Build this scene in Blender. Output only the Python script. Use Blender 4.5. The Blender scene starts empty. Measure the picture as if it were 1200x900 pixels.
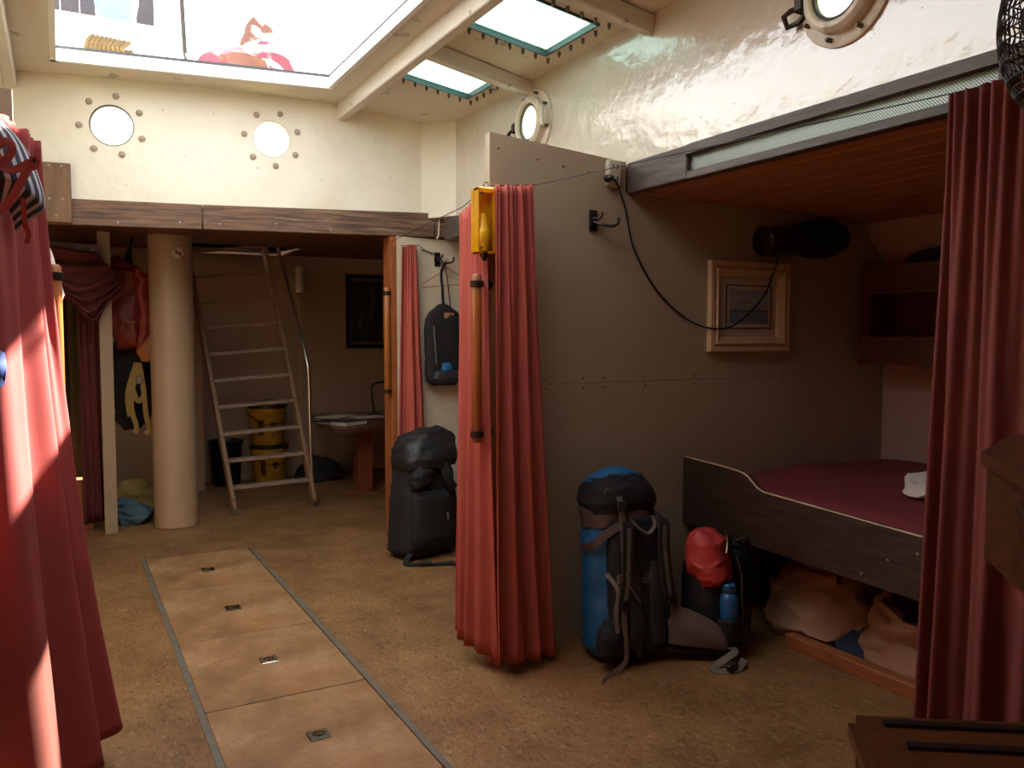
import bpy, bmesh, math, random
from mathutils import Vector, Matrix, noise
random.seed(7)
sc = bpy.context.scene
COL = sc.collection
PI = math.pi
V = Vector

# ------------------------------------------------------------------ camera
F_PX = 950.0; PITCH = 3.3134; YAW = 29.1161; CAM_H = 1.45
cam_d = bpy.data.cameras.new('camera'); cam = bpy.data.objects.new('camera', cam_d); COL.objects.link(cam)
cam_d.sensor_width = 36.0; cam_d.lens = F_PX / 1200 * 36; cam_d.clip_start = 0.02; cam_d.clip_end = 300
cam.location = (0, 0, CAM_H)
cam.rotation_euler = (math.radians(90 - PITCH), 0, math.radians(-YAW))
sc.camera = cam

# ------------------------------------------------------------------ world, sun, exposure
w = bpy.data.worlds.new('world'); sc.world = w; w.use_nodes = True
bg = w.node_tree.nodes['Background']
bg.inputs[0].default_value = (0.93, 0.97, 1.0, 1); bg.inputs[1].default_value = 4.5
sun_d = bpy.data.lights.new('sun', 'SUN'); sun = bpy.data.objects.new('sun', sun_d); COL.objects.link(sun)
SUN_DIR = V((1.0, 0.60, 1.29)).normalized()
sun_d.energy = 75.0; sun_d.angle = math.radians(0.6); sun_d.color = (1.0, 0.90, 0.76)
sun.rotation_euler = SUN_DIR.to_track_quat('Z', 'Y').to_euler()
sun.location = (6, 4, 9)
def portal(name, loc, sx, sy, rot):
    d = bpy.data.lights.new(name, 'AREA'); d.shape = 'RECTANGLE'; d.size = sx; d.size_y = sy
    d.cycles.is_portal = True
    o = bpy.data.objects.new(name, d); COL.objects.link(o); o.location = loc; o.rotation_euler = rot
portal('daylight_portal_hatch', (0.78, 3.68, 3.2), 1.7, 3.7, (0, 0, 0))
for sx in (2.08, -0.54):
    for sy in (3.55, 4.54):
        portal('daylight_portal_skylight', (sx, sy, 3.13), 0.62, 0.56, (0, 0, 0))
vs = sc.view_settings
sc.display_settings.display_device = 'sRGB'
vs.view_transform = 'Standard'; vs.look = 'None'; vs.gamma = 1.0; vs.use_curve_mapping = False
vs.exposure = 0.02
cy = sc.cycles
cy.max_bounces = 10; cy.diffuse_bounces = 6; cy.glossy_bounces = 4; cy.transparent_max_bounces = 12
cy.use_denoising = True; cy.sample_clamp_indirect = 6.0; cy.caustics_reflective = False; cy.caustics_refractive = False

# ------------------------------------------------------------------ surveying: points of the place from sight lines
_yaw = math.radians(YAW); _p = math.radians(PITCH)
_f = V((math.sin(_yaw) * math.cos(_p), math.cos(_yaw) * math.cos(_p), -math.sin(_p)))
_r = V((math.cos(_yaw), -math.sin(_yaw), 0)); _u = _r.cross(_f); _c = V((0, 0, CAM_H))
def at(px, py, X=None, Y=None, Z=None):
    d = _f + _r * ((px - 600) / F_PX) + _u * ((450 - py) / F_PX)
    if X is not None: t = X / d.x
    elif Y is not None: t = Y / d.y
    else: t = (Z - CAM_H) / d.z
    return _c + d * t
def aftY(x): return 5.724 - 0.132 * x
AFT_A = math.atan(-0.132)
def aft(px, py, off=0.0):
    d = _f + _r * ((px - 600) / F_PX) + _u * ((450 - py) / F_PX)
    return _c + d * ((5.724 + off) / (d.y + 0.132 * d.x))

# ------------------------------------------------------------------ materials
def srgb(h):
    h = h.lstrip('#'); o = []
    for i in (0, 2, 4):
        c = int(h[i:i + 2], 16) / 255
        o.append(c / 12.92 if c <= 0.04045 else ((c + 0.055) / 1.055) ** 2.4)
    return o
MATS = {}
def mat(name, col, rough=0.6, metal=0.0, var=0.15, vs_=6.0, bump=0.1, bs=60.0, stretch=(1, 1, 1), spots=None, transl=0.0, detail=4.0, bd=0.01):
    if name in MATS: return MATS[name]
    m = bpy.data.materials.new(name); m.use_nodes = True; MATS[name] = m
    nt = m.node_tree; N = nt.nodes; L = nt.links
    b = N['Principled BSDF']; out = N['Material Output']
    c = srgb(col) if isinstance(col, str) else list(col)
    tc = N.new('ShaderNodeTexCoord'); mp = N.new('ShaderNodeMapping'); mp.inputs['Scale'].default_value = stretch
    L.new(tc.outputs['Object'], mp.inputs['Vector'])
    n1 = N.new('ShaderNodeTexNoise'); n1.inputs['Scale'].default_value = vs_; n1.inputs['Detail'].default_value = detail
    L.new(mp.outputs[0], n1.inputs['Vector'])
    cr = N.new('ShaderNodeValToRGB'); cr.color_ramp.elements[0].position = 0.3; cr.color_ramp.elements[1].position = 0.7
    cr.color_ramp.elements[0].color = [max(0, x * (1 - var)) for x in c] + [1]
    cr.color_ramp.elements[1].color = [min(1, x * (1 + var)) for x in c] + [1]
    L.new(n1.outputs['Fac'], cr.inputs[0])
    colout = cr.outputs[0]
    for (sp_scale, lo, hi, scol, amount) in (spots or []):
        ns = N.new('ShaderNodeTexNoise'); ns.inputs['Scale'].default_value = sp_scale; ns.inputs['Detail'].default_value = 3
        L.new(tc.outputs['Object'] if len(stretch) and stretch == (1, 1, 1) else mp.outputs[0], ns.inputs['Vector'])
        mr = N.new('ShaderNodeMapRange'); mr.inputs[1].default_value = lo; mr.inputs[2].default_value = hi
        mr.inputs[3].default_value = 0; mr.inputs[4].default_value = amount
        L.new(ns.outputs['Fac'], mr.inputs[0])
        mx = N.new('ShaderNodeMix'); mx.data_type = 'RGBA'
        L.new(mr.outputs[0], mx.inputs[0]); L.new(colout, mx.inputs[6]); mx.inputs[7].default_value = srgb(scol) + [1]
        colout = mx.outputs[2]
    L.new(colout, b.inputs['Base Color'])
    b.inputs['Roughness'].default_value = rough; b.inputs['Metallic'].default_value = metal
    if bump:
        n2 = N.new('ShaderNodeTexNoise'); n2.inputs['Scale'].default_value = bs; n2.inputs['Detail'].default_value = 3
        L.new(mp.outputs[0], n2.inputs['Vector'])
        bp = N.new('ShaderNodeBump'); bp.inputs['Strength'].default_value = bump; bp.inputs['Distance'].default_value = bd
        L.new(n2.outputs['Fac'], bp.inputs['Height']); L.new(bp.outputs[0], b.inputs['Normal'])
    if transl:
        tr = N.new('ShaderNodeBsdfTranslucent'); L.new(colout, tr.inputs[0])
        ms = N.new('ShaderNodeMixShader'); ms.inputs[0].default_value = transl
        L.new(b.outputs[0], ms.inputs[1]); L.new(tr.outputs[0], ms.inputs[2]); L.new(ms.outputs[0], out.inputs['Surface'])
    return m
def glass(name, col, gloss=0.12):
    m = bpy.data.materials.new(name); m.use_nodes = True; MATS[name] = m
    nt = m.node_tree; N = nt.nodes; L = nt.links; N.remove(N['Principled BSDF'])
    t = N.new('ShaderNodeBsdfTransparent'); t.inputs[0].default_value = srgb(col) + [1]
    g = N.new('ShaderNodeBsdfGlossy'); g.inputs['Roughness'].default_value = 0.05
    ms = N.new('ShaderNodeMixShader'); ms.inputs[0].default_value = gloss
    L.new(t.outputs[0], ms.inputs[1]); L.new(g.outputs[0], ms.inputs[2]); L.new(ms.outputs[0], N['Material Output'].inputs['Surface'])
    return m
def attr_mat(name, rough=0.6):
    m = bpy.data.materials.new(name); m.use_nodes = True; MATS[name] = m
    nt = m.node_tree; b = nt.nodes['Principled BSDF']; b.inputs['Roughness'].default_value = rough
    a = nt.nodes.new('ShaderNodeAttribute'); a.attribute_name = 'Col'
    nt.links.new(a.outputs['Color'], b.inputs['Base Color'])
    return m

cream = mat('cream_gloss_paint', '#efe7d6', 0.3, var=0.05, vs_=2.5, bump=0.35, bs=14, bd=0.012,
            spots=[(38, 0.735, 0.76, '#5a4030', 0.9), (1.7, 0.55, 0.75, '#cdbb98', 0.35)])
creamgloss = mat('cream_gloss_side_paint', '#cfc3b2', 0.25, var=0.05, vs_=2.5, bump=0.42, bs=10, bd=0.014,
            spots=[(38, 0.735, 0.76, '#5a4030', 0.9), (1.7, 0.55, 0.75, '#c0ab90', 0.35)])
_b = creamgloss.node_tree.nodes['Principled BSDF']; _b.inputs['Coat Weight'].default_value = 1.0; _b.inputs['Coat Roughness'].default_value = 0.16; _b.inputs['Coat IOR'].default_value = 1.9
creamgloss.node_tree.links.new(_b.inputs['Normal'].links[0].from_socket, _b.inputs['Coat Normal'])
cream2 = mat('cream_roof_paint', '#ddd5c4', 0.45, var=0.06, vs_=3, bump=0.3, bs=18,
             spots=[(5, 0.66, 0.69, '#8b8579', 0.7), (1.5, 0.5, 0.75, '#b79d78', 0.4)])
beamwhite = mat('white_beam_paint', '#d9d0c3', 0.42, var=0.06, vs_=4, bump=0.25, bs=25, spots=[(9, 0.70, 0.73, '#77706a', 0.6)])
partmat = mat('beige_panel_paint', '#a8967f', 0.5, var=0.05, vs_=2, bump=0.12, bs=40, spots=[(55, 0.76, 0.78, '#6b4a3a', 0.8)])
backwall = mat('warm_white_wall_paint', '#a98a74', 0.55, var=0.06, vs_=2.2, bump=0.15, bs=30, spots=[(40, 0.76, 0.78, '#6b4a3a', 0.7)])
hullmat = mat('pinkish_hull_paint', '#c0a294', 0.5, var=0.06, vs_=2, bump=0.15, bs=20)
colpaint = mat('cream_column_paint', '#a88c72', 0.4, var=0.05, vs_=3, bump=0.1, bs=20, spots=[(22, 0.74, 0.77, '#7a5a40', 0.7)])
beamwood = mat('weathered_beam_wood', '#73533f', 0.55, var=0.28, vs_=4, bump=0.35, bs=30, stretch=(1, 8, 22), spots=[(2.6, 0.47, 0.66, '#35271f', 0.8), (1.5, 0.58, 0.7, '#a08a74', 0.5)])
darkbeam = mat('dark_deck_beam_wood', '#4f423e', 0.42, var=0.3, vs_=5, bump=0.3, bs=30, stretch=(10, 1, 10), spots=[(3, 0.5, 0.75, '#8a7a74', 0.4)])
plankmat = mat('red_brown_ceiling_plank', '#b88057', 0.45, var=0.14, vs_=4, bump=0.1, bs=40, stretch=(10, 1, 10))
plankdark = mat('dark_brown_ceiling_plank', '#6a3a22', 0.5, var=0.2, vs_=4, bump=0.1, bs=40, stretch=(10, 1, 10))
seamlight = mat('painted_seam_highlight', '#f0cfa0', 0.6, var=0.1)  # pale colour stands in for light caught on the plank chamfers
bunkwood = mat('dark_stained_bunk_wood', '#3a2a22', 0.42, var=0.45, vs_=4, bump=0.25, bs=30, stretch=(12, 1.2, 14), spots=[(60, 0.72, 0.74, '#b0a090', 0.8)])
edgewood = mat('worn_wood_edge', '#b89a78', 0.45, var=0.3, vs_=8, bump=0.1)
redwood = mat('mahogany_cabinet_wood', '#5c2c1a', 0.45, var=0.25, vs_=5, bump=0.1, stretch=(8, 1, 8))
doorwood = mat('orange_brown_wood', '#97562f', 0.45, var=0.2, vs_=4, bump=0.1, bs=30, stretch=(9, 9, 1))
rodwood = mat('varnished_rod_wood', '#965628', 0.3, var=0.22, vs_=5, bump=0.05, stretch=(9, 9, 1))
ladwood = mat('grey_brown_ladder_wood', '#8a6a50', 0.55, var=0.3, vs_=5, bump=0.2, bs=30, stretch=(3, 9, 9))
treadwood = mat('worn_tread_wood', '#93796a', 0.55, var=0.25, vs_=5, bump=0.2, bs=30, stretch=(2, 9, 9))
tablewood = mat('dark_red_table_wood', '#5d3626', 0.35, var=0.2, vs_=5, bump=0.08, stretch=(2, 9, 9))
legwood = mat('red_leg_wood', '#7c3f26', 0.45, var=0.2, vs_=4, bump=0.1, stretch=(9, 9, 1))
chestwood = mat('worn_chest_wood', '#4a2812', 0.4, var=0.35, vs_=4, bump=0.25, bs=25, stretch=(3, 3, 9), spots=[(6, 0.56, 0.66, '#1e1410', 0.85)])
benchwood = mat('varnished_bench_wood', '#4c2a14', 0.3, var=0.3, vs_=5, bump=0.12, stretch=(2, 8, 8))
blackwood = mat('black_inlay', '#17110e', 0.4, var=0.2)
footwood = mat('pale_post_wood', '#c69060', 0.5, var=0.15, vs_=5, stretch=(9, 9, 1))
sillwood = mat('sill_wood', '#9a5a34', 0.5, var=0.2, vs_=5, stretch=(9, 1, 9))
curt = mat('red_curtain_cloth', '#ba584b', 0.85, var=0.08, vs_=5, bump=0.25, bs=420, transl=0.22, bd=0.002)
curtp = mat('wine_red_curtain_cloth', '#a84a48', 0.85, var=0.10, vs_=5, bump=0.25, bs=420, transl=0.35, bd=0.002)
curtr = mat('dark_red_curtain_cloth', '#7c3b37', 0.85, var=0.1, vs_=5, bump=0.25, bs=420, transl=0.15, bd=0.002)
maroon = mat('maroon_sheet', '#6b1f26', 0.85, var=0.15, vs_=3, bump=0.3, bs=12, bd=0.02)
whitecloth = mat('white_cotton', '#e8dfd6', 0.8, var=0.05, bump=0.2, bs=30, transl=0.25)
drape = mat('maroon_drape', '#5c2020', 0.85, var=0.15, vs_=4, bump=0.2, bs=200)
redjack = mat('red_jacket_nylon', '#742014', 0.5, var=0.2, vs_=9, bump=0.3, bs=25)
blackfab = mat('black_nylon', '#100f11', 0.8, var=0.25, vs_=6, bump=0.2, bs=300)
blackfab2 = mat('black_mesh_padding', '#131315', 0.75, var=0.25, vs_=30, bump=0.3, bs=500)
greyfab = mat('charcoal_nylon', '#2c292a', 0.55, var=0.15, vs_=8, bump=0.2, bs=250)
taupe = mat('taupe_nylon', '#5e4f49', 0.55, var=0.12, vs_=8, bump=0.2, bs=250)
webbing = mat('grey_webbing', '#73665e', 0.6, var=0.1, vs_=20, bump=0.3, bs=500)
bluefab = mat('blue_nylon', '#1c6090', 0.5, var=0.15, vs_=8, bump=0.25, bs=120)
redfab = mat('coral_red_nylon', '#b83a36', 0.5, var=0.12, vs_=8, bump=0.25, bs=120)
bottleblue = mat('blue_bottle_enamel', '#285f92', 0.28, var=0.06)
blackplastic = mat('black_plastic', '#141414', 0.35, var=0.1, bump=0.03)
canvas = mat('tan_canvas', '#a87f64', 0.8, var=0.12, vs_=5, bump=0.3, bs=160)
navy = mat('navy_cloth', '#26304a', 0.8, var=0.15, bump=0.2, bs=60)
lightblue = mat('pale_blue_cloth', '#3f5a68', 0.8, var=0.15, bump=0.2, bs=40)
khaki = mat('khaki_cloth', '#8f7a45', 0.8, var=0.15, bump=0.2, bs=40)
olive = mat('olive_curtain', '#4c3c20', 0.85, var=0.15, bump=0.2, bs=100)
orange = mat('orange_cloth', '#905424', 0.7, var=0.12, bump=0.2, bs=40)
yellowweb = mat('yellow_webbing', '#8c6c30', 0.6, var=0.12, bump=0.2, bs=200)
yellowplastic = mat('yellow_plastic', '#d9a012', 0.35, var=0.08, vs_=10, bump=0.05)
yellowclear = mat('amber_plastic', '#e3a818', 0.2, var=0.1, bump=0.02, transl=0.35)
bucketyel = mat('yellow_bucket_plastic', '#c0902c', 0.4, var=0.08, vs_=6, bump=0.05)
steel = mat('worn_steel', '#8d8a85', 0.35, metal=1.0, var=0.2, vs_=14, bump=0.1)
chrome = mat('polished_steel', '#d5cec4', 0.28, metal=1.0, var=0.05)
iron = mat('dark_iron', '#3b3430', 0.4, metal=0.8, var=0.25, vs_=30, bump=0.1)
brass = mat('aged_brass', '#8a6a3a', 0.35, metal=1.0, var=0.3, vs_=20, bump=0.1)
paintring = mat('painted_porthole_ring', '#d3c6b4', 0.35, var=0.12, vs_=12, bump=0.3, bs=40, spots=[(10, 0.58, 0.68, '#8f7a60', 0.6)])
gasket = mat('grey_rubber_gasket', '#4a4a4c', 0.7, var=0.15, bump=0.2)
aquaseal = mat('green_glass_edge', '#2f4544', 0.3, var=0.15)
alutrim = mat('grey_metal_trim', '#7b746a', 0.45, metal=0.4, var=0.15, vs_=10, bump=0.1)
cordblk = mat('black_cord', '#0f0d0d', 0.5, var=0.1, bump=0)
outletm = mat('ivory_socket_plastic', '#b9ab96', 0.4, var=0.05)
frameM = mat('pale_picture_frame_wood', '#c9ab82', 0.4, var=0.12, vs_=8, bump=0.05)
matboard = mat('cream_mat_board', '#c6b49e', 0.7, var=0.04)
blackframe = mat('black_picture_frame', '#15131a', 0.4, var=0.1)
paper = mat('book_paper', '#c9bfb2', 0.7, var=0.1, vs_=40, stretch=(1, 1, 10))
bookdark = mat('dark_book_cover', '#3b322e', 0.5, var=0.15)
whitesteel = mat('white_deck_paint', '#ecebe6', 0.4, var=0.04, bump=0.1)
darkhull = mat('dark_awning', '#33333a', 0.7, var=0.15, vs_=3)
ropem = mat('hemp_rope', '#5a4a2c', 0.8, var=0.25, vs_=20, bump=0.5, bs=90)
sailred = mat('red_sail_bag', '#6e2c3c', 0.6, var=0.15, vs_=4, bump=0.3, bs=8)
sailor = mat('salmon_sail_bag', '#623e30', 0.6, var=0.15, vs_=4, bump=0.3, bs=8)
bluegrey = mat('blue_grey_cloth', '#5d7389', 0.7, var=0.15)
navyblue = mat('royal_blue_cloth', '#173878', 0.7, var=0.15)
skyglass = glass('skylight_glass', '#dcf3ec', 0.1)
def frosted(name, col):
    m = bpy.data.materials.new(name); m.use_nodes = True; MATS[name] = m
    nt = m.node_tree; N = nt.nodes; L = nt.links; b = N['Principled BSDF']; b.inputs['Roughness'].default_value = 0.15; b.inputs['Base Color'].default_value = srgb(col) + [1]
    t = N.new('ShaderNodeBsdfTranslucent'); t.inputs[0].default_value = srgb(col) + [1]
    ms = N.new('ShaderNodeMixShader'); ms.inputs[0].default_value = 0.85
    L.new(b.outputs[0], ms.inputs[1]); L.new(t.outputs[0], ms.inputs[2]); L.new(ms.outputs[0], N['Material Output'].inputs['Surface'])
    return m
frostglass = frosted('hazed_porthole_glass', '#dff0e6')
portglass = glass('porthole_glass', '#e6f7ef', 0.1)
frameglass = None

# floor: mottled cork-like linoleum
def floor_mat(name, c0, c1, c2, fleck, warm):
    m = bpy.data.materials.new(name); m.use_nodes = True; MATS[name] = m
    nt = m.node_tree; N = nt.nodes; L = nt.links; b = N['Principled BSDF']
    tc = N.new('ShaderNodeTexCoord')
    def nz(scale, detail, rough=0.5, vec=None):
        n = N.new('ShaderNodeTexNoise'); n.inputs['Scale'].default_value = scale; n.inputs['Detail'].default_value = detail
        n.inputs['Roughness'].default_value = rough
        L.new(vec or tc.outputs['Object'], n.inputs['Vector']); return n
    n1 = nz(3.2, 6, 0.68)
    cr = N.new('ShaderNodeValToRGB'); e = cr.color_ramp.elements
    e[0].position = 0.33; e[0].color = srgb(c0) + [1]; e[1].position = 0.68; e[1].color = srgb(c2) + [1]
    k = cr.color_ramp.elements.new(0.5); k.color = srgb(c1) + [1]
    L.new(n1.outputs['Fac'], cr.inputs[0])
    mp = N.new('ShaderNodeMapping'); mp.inputs['Scale'].default_value = (1, 0.45, 1); mp.inputs['Rotation'].default_value = (0, 0, 0.5)
    L.new(tc.outputs['Object'], mp.inputs['Vector'])
    n2 = nz(80, 4, 0.7, mp.outputs[0])
    mr = N.new('ShaderNodeMapRange'); mr.inputs[1].default_value = 0.52; mr.inputs[2].default_value = 0.72; mr.inputs[4].default_value = fleck
    L.new(n2.outputs['Fac'], mr.inputs[0])
    mx = N.new('ShaderNodeMix'); mx.data_type = 'RGBA'; L.new(mr.outputs[0], mx.inputs[0]); L.new(cr.outputs[0], mx.inputs[6]); mx.inputs[7].default_value = srgb('#3a2616') + [1]
    n3 = nz(62, 3, 0.7, mp.outputs[0])
    mr2 = N.new('ShaderNodeMapRange'); mr2.inputs[1].default_value = 0.55; mr2.inputs[2].default_value = 0.75; mr2.inputs[4].default_value = fleck * 0.45
    L.new(n3.outputs['Fac'], mr2.inputs[0])
    mx2 = N.new('ShaderNodeMix'); mx2.data_type = 'RGBA'; L.new(mr2.outputs[0], mx2.inputs[0]); L.new(mx.outputs[2], mx2.inputs[6]); mx2.inputs[7].default_value = srgb('#cbb08a') + [1]
    n4 = nz(1.3, 3, 0.6)
    mr3 = N.new('ShaderNodeMapRange'); mr3.inputs[1].default_value = 0.6; mr3.inputs[2].default_value = 0.72; mr3.inputs[4].default_value = warm
    L.new(n4.outputs['Fac'], mr3.inputs[0])
    mx3 = N.new('ShaderNodeMix'); mx3.data_type = 'RGBA'; L.new(mr3.outputs[0], mx3.inputs[0]); L.new(mx2.outputs[2], mx3.inputs[6]); mx3.inputs[7].default_value = srgb('#9c5f2e') + [1]
    L.new(mx3.outputs[2], b.inputs['Base Color'])
    b.inputs['Roughness'].default_value = 0.5
    bp = N.new('ShaderNodeBump'); bp.inputs['Strength'].default_value = 0.15; bp.inputs['Distance'].default_value = 0.004
    L.new(n2.outputs['Fac'], bp.inputs['Height']); L.new(bp.outputs[0], b.inputs['Normal'])
    return m
floorM = floor_mat('mottled_cork_floor', '#6b4a2a', '#855f39', '#987148', 0.85, 0.25)
hatchM = floor_mat('worn_hatch_linoleum', '#7a5836', '#976f49', '#b08c66', 0.25, 0.6)

def stripe_mat():
    m = bpy.data.materials.new('navy_white_stripes'); m.use_nodes = True
    nt = m.node_tree; N = nt.nodes; L = nt.links; b = N['Principled BSDF']; b.inputs['Roughness'].default_value = 0.85
    a = N.new('ShaderNodeUVMap'); a.uv_map = 'UVMap'
    wv = N.new('ShaderNodeTexWave'); wv.inputs['Scale'].default_value = 4.6; wv.bands_direction = 'X'; wv.inputs['Distortion'].default_value = 0.6
    L.new(a.outputs[0], wv.inputs['Vector'])
    cr = N.new('ShaderNodeValToRGB'); cr.color_ramp.interpolation = 'CONSTANT'
    cr.color_ramp.elements[0].color = srgb('#2a2a3c') + [1]; cr.color_ramp.elements[1].color = srgb('#a9a5ae') + [1]; cr.color_ramp.elements[1].position = 0.6
    L.new(wv.outputs['Fac'], cr.inputs[0]); L.new(cr.outputs[0], b.inputs['Base Color'])
    return m
stripes = stripe_mat()
def perf_mat():
    m = bpy.data.materials.new('perforated_zinc'); m.use_nodes = True
    nt = m.node_tree; N = nt.nodes; L = nt.links; b = N['Principled BSDF']; b.inputs['Roughness'].default_value = 0.4; b.inputs['Metallic'].default_value = 0.5
    tc = N.new('ShaderNodeTexCoord'); mp = N.new('ShaderNodeMapping'); mp.inputs['Rotation'].default_value = (PI / 4, 0, 0)
    L.new(tc.outputs['Object'], mp.inputs[0])
    vo = N.new('ShaderNodeTexVoronoi'); vo.inputs['Scale'].default_value = 130; vo.inputs['Randomness'].default_value = 0.0
    L.new(mp.outputs[0], vo.inputs['Vector'])
    cr = N.new('ShaderNodeValToRGB'); cr.color_ramp.elements[0].color = srgb('#3c423f') + [1]; cr.color_ramp.elements[1].color = srgb('#9aa19d') + [1]
    cr.color_ramp.elements[0].position = 0.3; cr.color_ramp.elements[1].position = 0.42
    L.new(vo.outputs['Distance'], cr.inputs[0]); L.new(cr.outputs[0], b.inputs['Base Color'])
    return m
perf = perf_mat()

# ------------------------------------------------------------------ mesh helpers
def noise3(p):       # three repeatable noise values (the built-in vector noise changes from run to run)
    return V((noise.noise(p + V((9.321, 0.17, 3.3))), noise.noise(p + V((-1.531, 5.21, -2.9))), noise.noise(p + V((-7.951, -4.4, 8.15)))))
OFF = {}
def off_of(p): return OFF.get(p.name, V((0, 0, 0))) if p else V((0, 0, 0))
class MB:
    def __init__(s): s.bm = bmesh.new()
    def box(s, x0, x1, y0, y1, z0, z1, bev=0.0, M=None, seg=1):
        r = bmesh.ops.create_cube(s.bm, size=1.0); vs_ = r['verts']
        for v in vs_:
            v.co = V((x0 + (v.co.x + .5) * (x1 - x0), y0 + (v.co.y + .5) * (y1 - y0), z0 + (v.co.z + .5) * (z1 - z0)))
        if bev:
            ed = list({e for v in vs_ for e in v.link_edges})
            rr = bmesh.ops.bevel(s.bm, geom=ed, offset=bev, segments=seg, affect='EDGES', profile=0.5)
            vs_ = list({v for v in vs_ if v.is_valid} | set(rr['verts']))
        if M is not None:
            for v in vs_: v.co = M @ v.co
        return s
    def bar(s, p0, p1, wd, th, up=(0, 0, 1), bev=0.0):
        p0 = V(p0); p1 = V(p1); t = (p1 - p0); ln = t.length; t.normalize()
        a = t.cross(V(up)).normalized(); b = a.cross(t).normalized()
        M = Matrix((( t.x, a.x, b.x, p0.x), (t.y, a.y, b.y, p0.y), (t.z, a.z, b.z, p0.z), (0, 0, 0, 1)))
        return s.box(0, ln, -wd / 2, wd / 2, -th / 2, th / 2, bev, M)
    def cyl(s, p0, p1, r0, r1=None, seg=20, caps=True):
        return s.lathe([(0, r0), ((V(p1) - V(p0)).length, r0 if r1 is None else r1)], p0, V(p1) - V(p0), seg, caps)
    def lathe(s, prof, base, axis=(0, 0, 1), seg=24, caps=True, a0=0.0):
        ax = V(axis).normalized(); q = V((0, 0, 1)).rotation_difference(ax)
        rings = []
        for (h, r) in prof:
            rings.append([s.bm.verts.new(V(base) + q @ V((r * math.cos(a0 + 2 * PI * i / seg), r * math.sin(a0 + 2 * PI * i / seg), h))) for i in range(seg)])
        s.skin(rings, True, caps)
        return s
    def skin(s, rings, closed=True, caps=True):
        n = len(rings[0])
        for a, b in zip(rings[:-1], rings[1:]):
            for i in range(n if closed else n - 1):
                j = (i + 1) % n
                try: s.bm.faces.new((a[i], a[j], b[j], b[i]))
                except ValueError: pass
        if caps and closed:
            for rg, fl in ((rings[0], True), (rings[-1], False)):
                c = s.bm.verts.new(sum((v.co for v in rg), V()) / n)
                for i in range(n):
                    j = (i + 1) % n
                    s.bm.faces.new((rg[j], rg[i], c) if fl else (rg[i], rg[j], c))
    def tube(s, pts, r, seg=8, caps=True, closed=False):
        pts = [V(p) for p in pts]; n = len(pts); rings = []
        up = V((0, 0, 1)); pa = None
        for i, p in enumerate(pts):
            t = (pts[(i + 1) % n] - pts[i - 1]) if closed else (pts[min(i + 1, n - 1)] - pts[max(i - 1, 0)])
            t.normalize()
            if pa is None:
                a = t.cross(up)
                if a.length < 0.05: a = t.cross(V((1, 0, 0)))
            else: a = pa - t * pa.dot(t)
            a.normalize(); b = t.cross(a); pa = a
            rr = r[i] if isinstance(r, (list, tuple)) else r
            rings.append([s.bm.verts.new(p + (a * math.cos(2 * PI * k / seg) + b * math.sin(2 * PI * k / seg)) * rr) for k in range(seg)])
        if closed: rings.append(rings[0])
        s.skin(rings, True, caps and not closed)
        return s
    def ribbon(s, pts, wd, th, nrm):
        pts = [V(p) for p in pts]; n = len(pts); rings = []
        for i, p in enumerate(pts):
            t = (pts[min(i + 1, n - 1)] - pts[max(i - 1, 0)]).normalized()
            nn = V(nrm(i)) if callable(nrm) else V(nrm)
            side = t.cross(nn)
            if side.length < 1e-4: side = t.orthogonal()
            side.normalize(); up = side.cross(t).normalized()
            rings.append([s.bm.verts.new(p + side * (a * wd / 2) + up * (b * th / 2)) for a, b in ((-1, -1), (1, -1), (1, 1), (-1, 1))])
        s.skin(rings, True, True)
        return s
    def prism(s, poly, z0, z1, M=None):
        a = [s.bm.verts.new(V((x, y, z0))) for x, y in poly]; b = [s.bm.verts.new(V((x, y, z1))) for x, y in poly]
        if M is not None:
            for v in a + b: v.co = M @ v.co
        n = len(poly); s.bm.faces.new(a[::-1]); s.bm.faces.new(b)
        for i in range(n): s.bm.faces.new((a[i], a[(i + 1) % n], b[(i + 1) % n], b[i]))
        return s
    def soft(s, secs, M=None, seg=28, rings=26, wr=0.006, fr=7.0, seed=0.0, caps=True):
        # secs: (z, cx, cy, half_x, half_y, exponent); smooth closed cushion-like body
        out = []
        n = len(secs) - 1
        for k in range(rings + 1):
            t = k / rings * n; i = min(int(t), n - 1); f = t - i
            f2 = f * f * (3 - 2 * f) * 0.5 + f * 0.5
            A, B = secs[i], secs[i + 1]
            z, cx, cy_, hx, hy, ex = [A[j] + (B[j] - A[j]) * f2 for j in range(6)]
            ring = []
            for m in range(seg):
                a = 2 * PI * m / seg; c, sn = math.cos(a), math.sin(a)
                x = cx + hx * math.copysign(abs(c) ** (2 / ex), c); y = cy_ + hy * math.copysign(abs(sn) ** (2 / ex), sn)
                p = V((x, y, z))
                if wr:
                    d = noise3(p * fr + V((seed, seed * 1.7, 0))) * wr + noise3(p * fr * 2.7 + V((0, seed, 5))) * wr * 0.5
                    p += d
                ring.append(s.bm.verts.new(M @ p if M is not None else p))
            out.append(ring)
        s.skin(out, True, caps)
        return s
    def sphere(s, c, rx, ry=None, rz=None, seg=16, M=None):
        ry = ry or rx; rz = rz or rx
        r = bmesh.ops.create_uvsphere(s.bm, u_segments=seg, v_segments=max(6, seg // 2), radius=1.0)
        for v in r['verts']:
            v.co = V((c[0] + v.co.x * rx, c[1] + v.co.y * ry, c[2] + v.co.z * rz))
            if M is not None: v.co = M @ v.co
        return s
    def mesh(s, name, m, smooth=False, angle=None):
        bmesh.ops.recalc_face_normals(s.bm, faces=s.bm.faces[:])
        me = bpy.data.meshes.new(name); s.bm.to_mesh(me); s.bm.free()
        if m: me.materials.append(m)
        if smooth:
            for p in me.polygons: p.use_smooth = True
            if angle: me.set_sharp_from_angle(angle=math.radians(angle))
        return me
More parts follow.
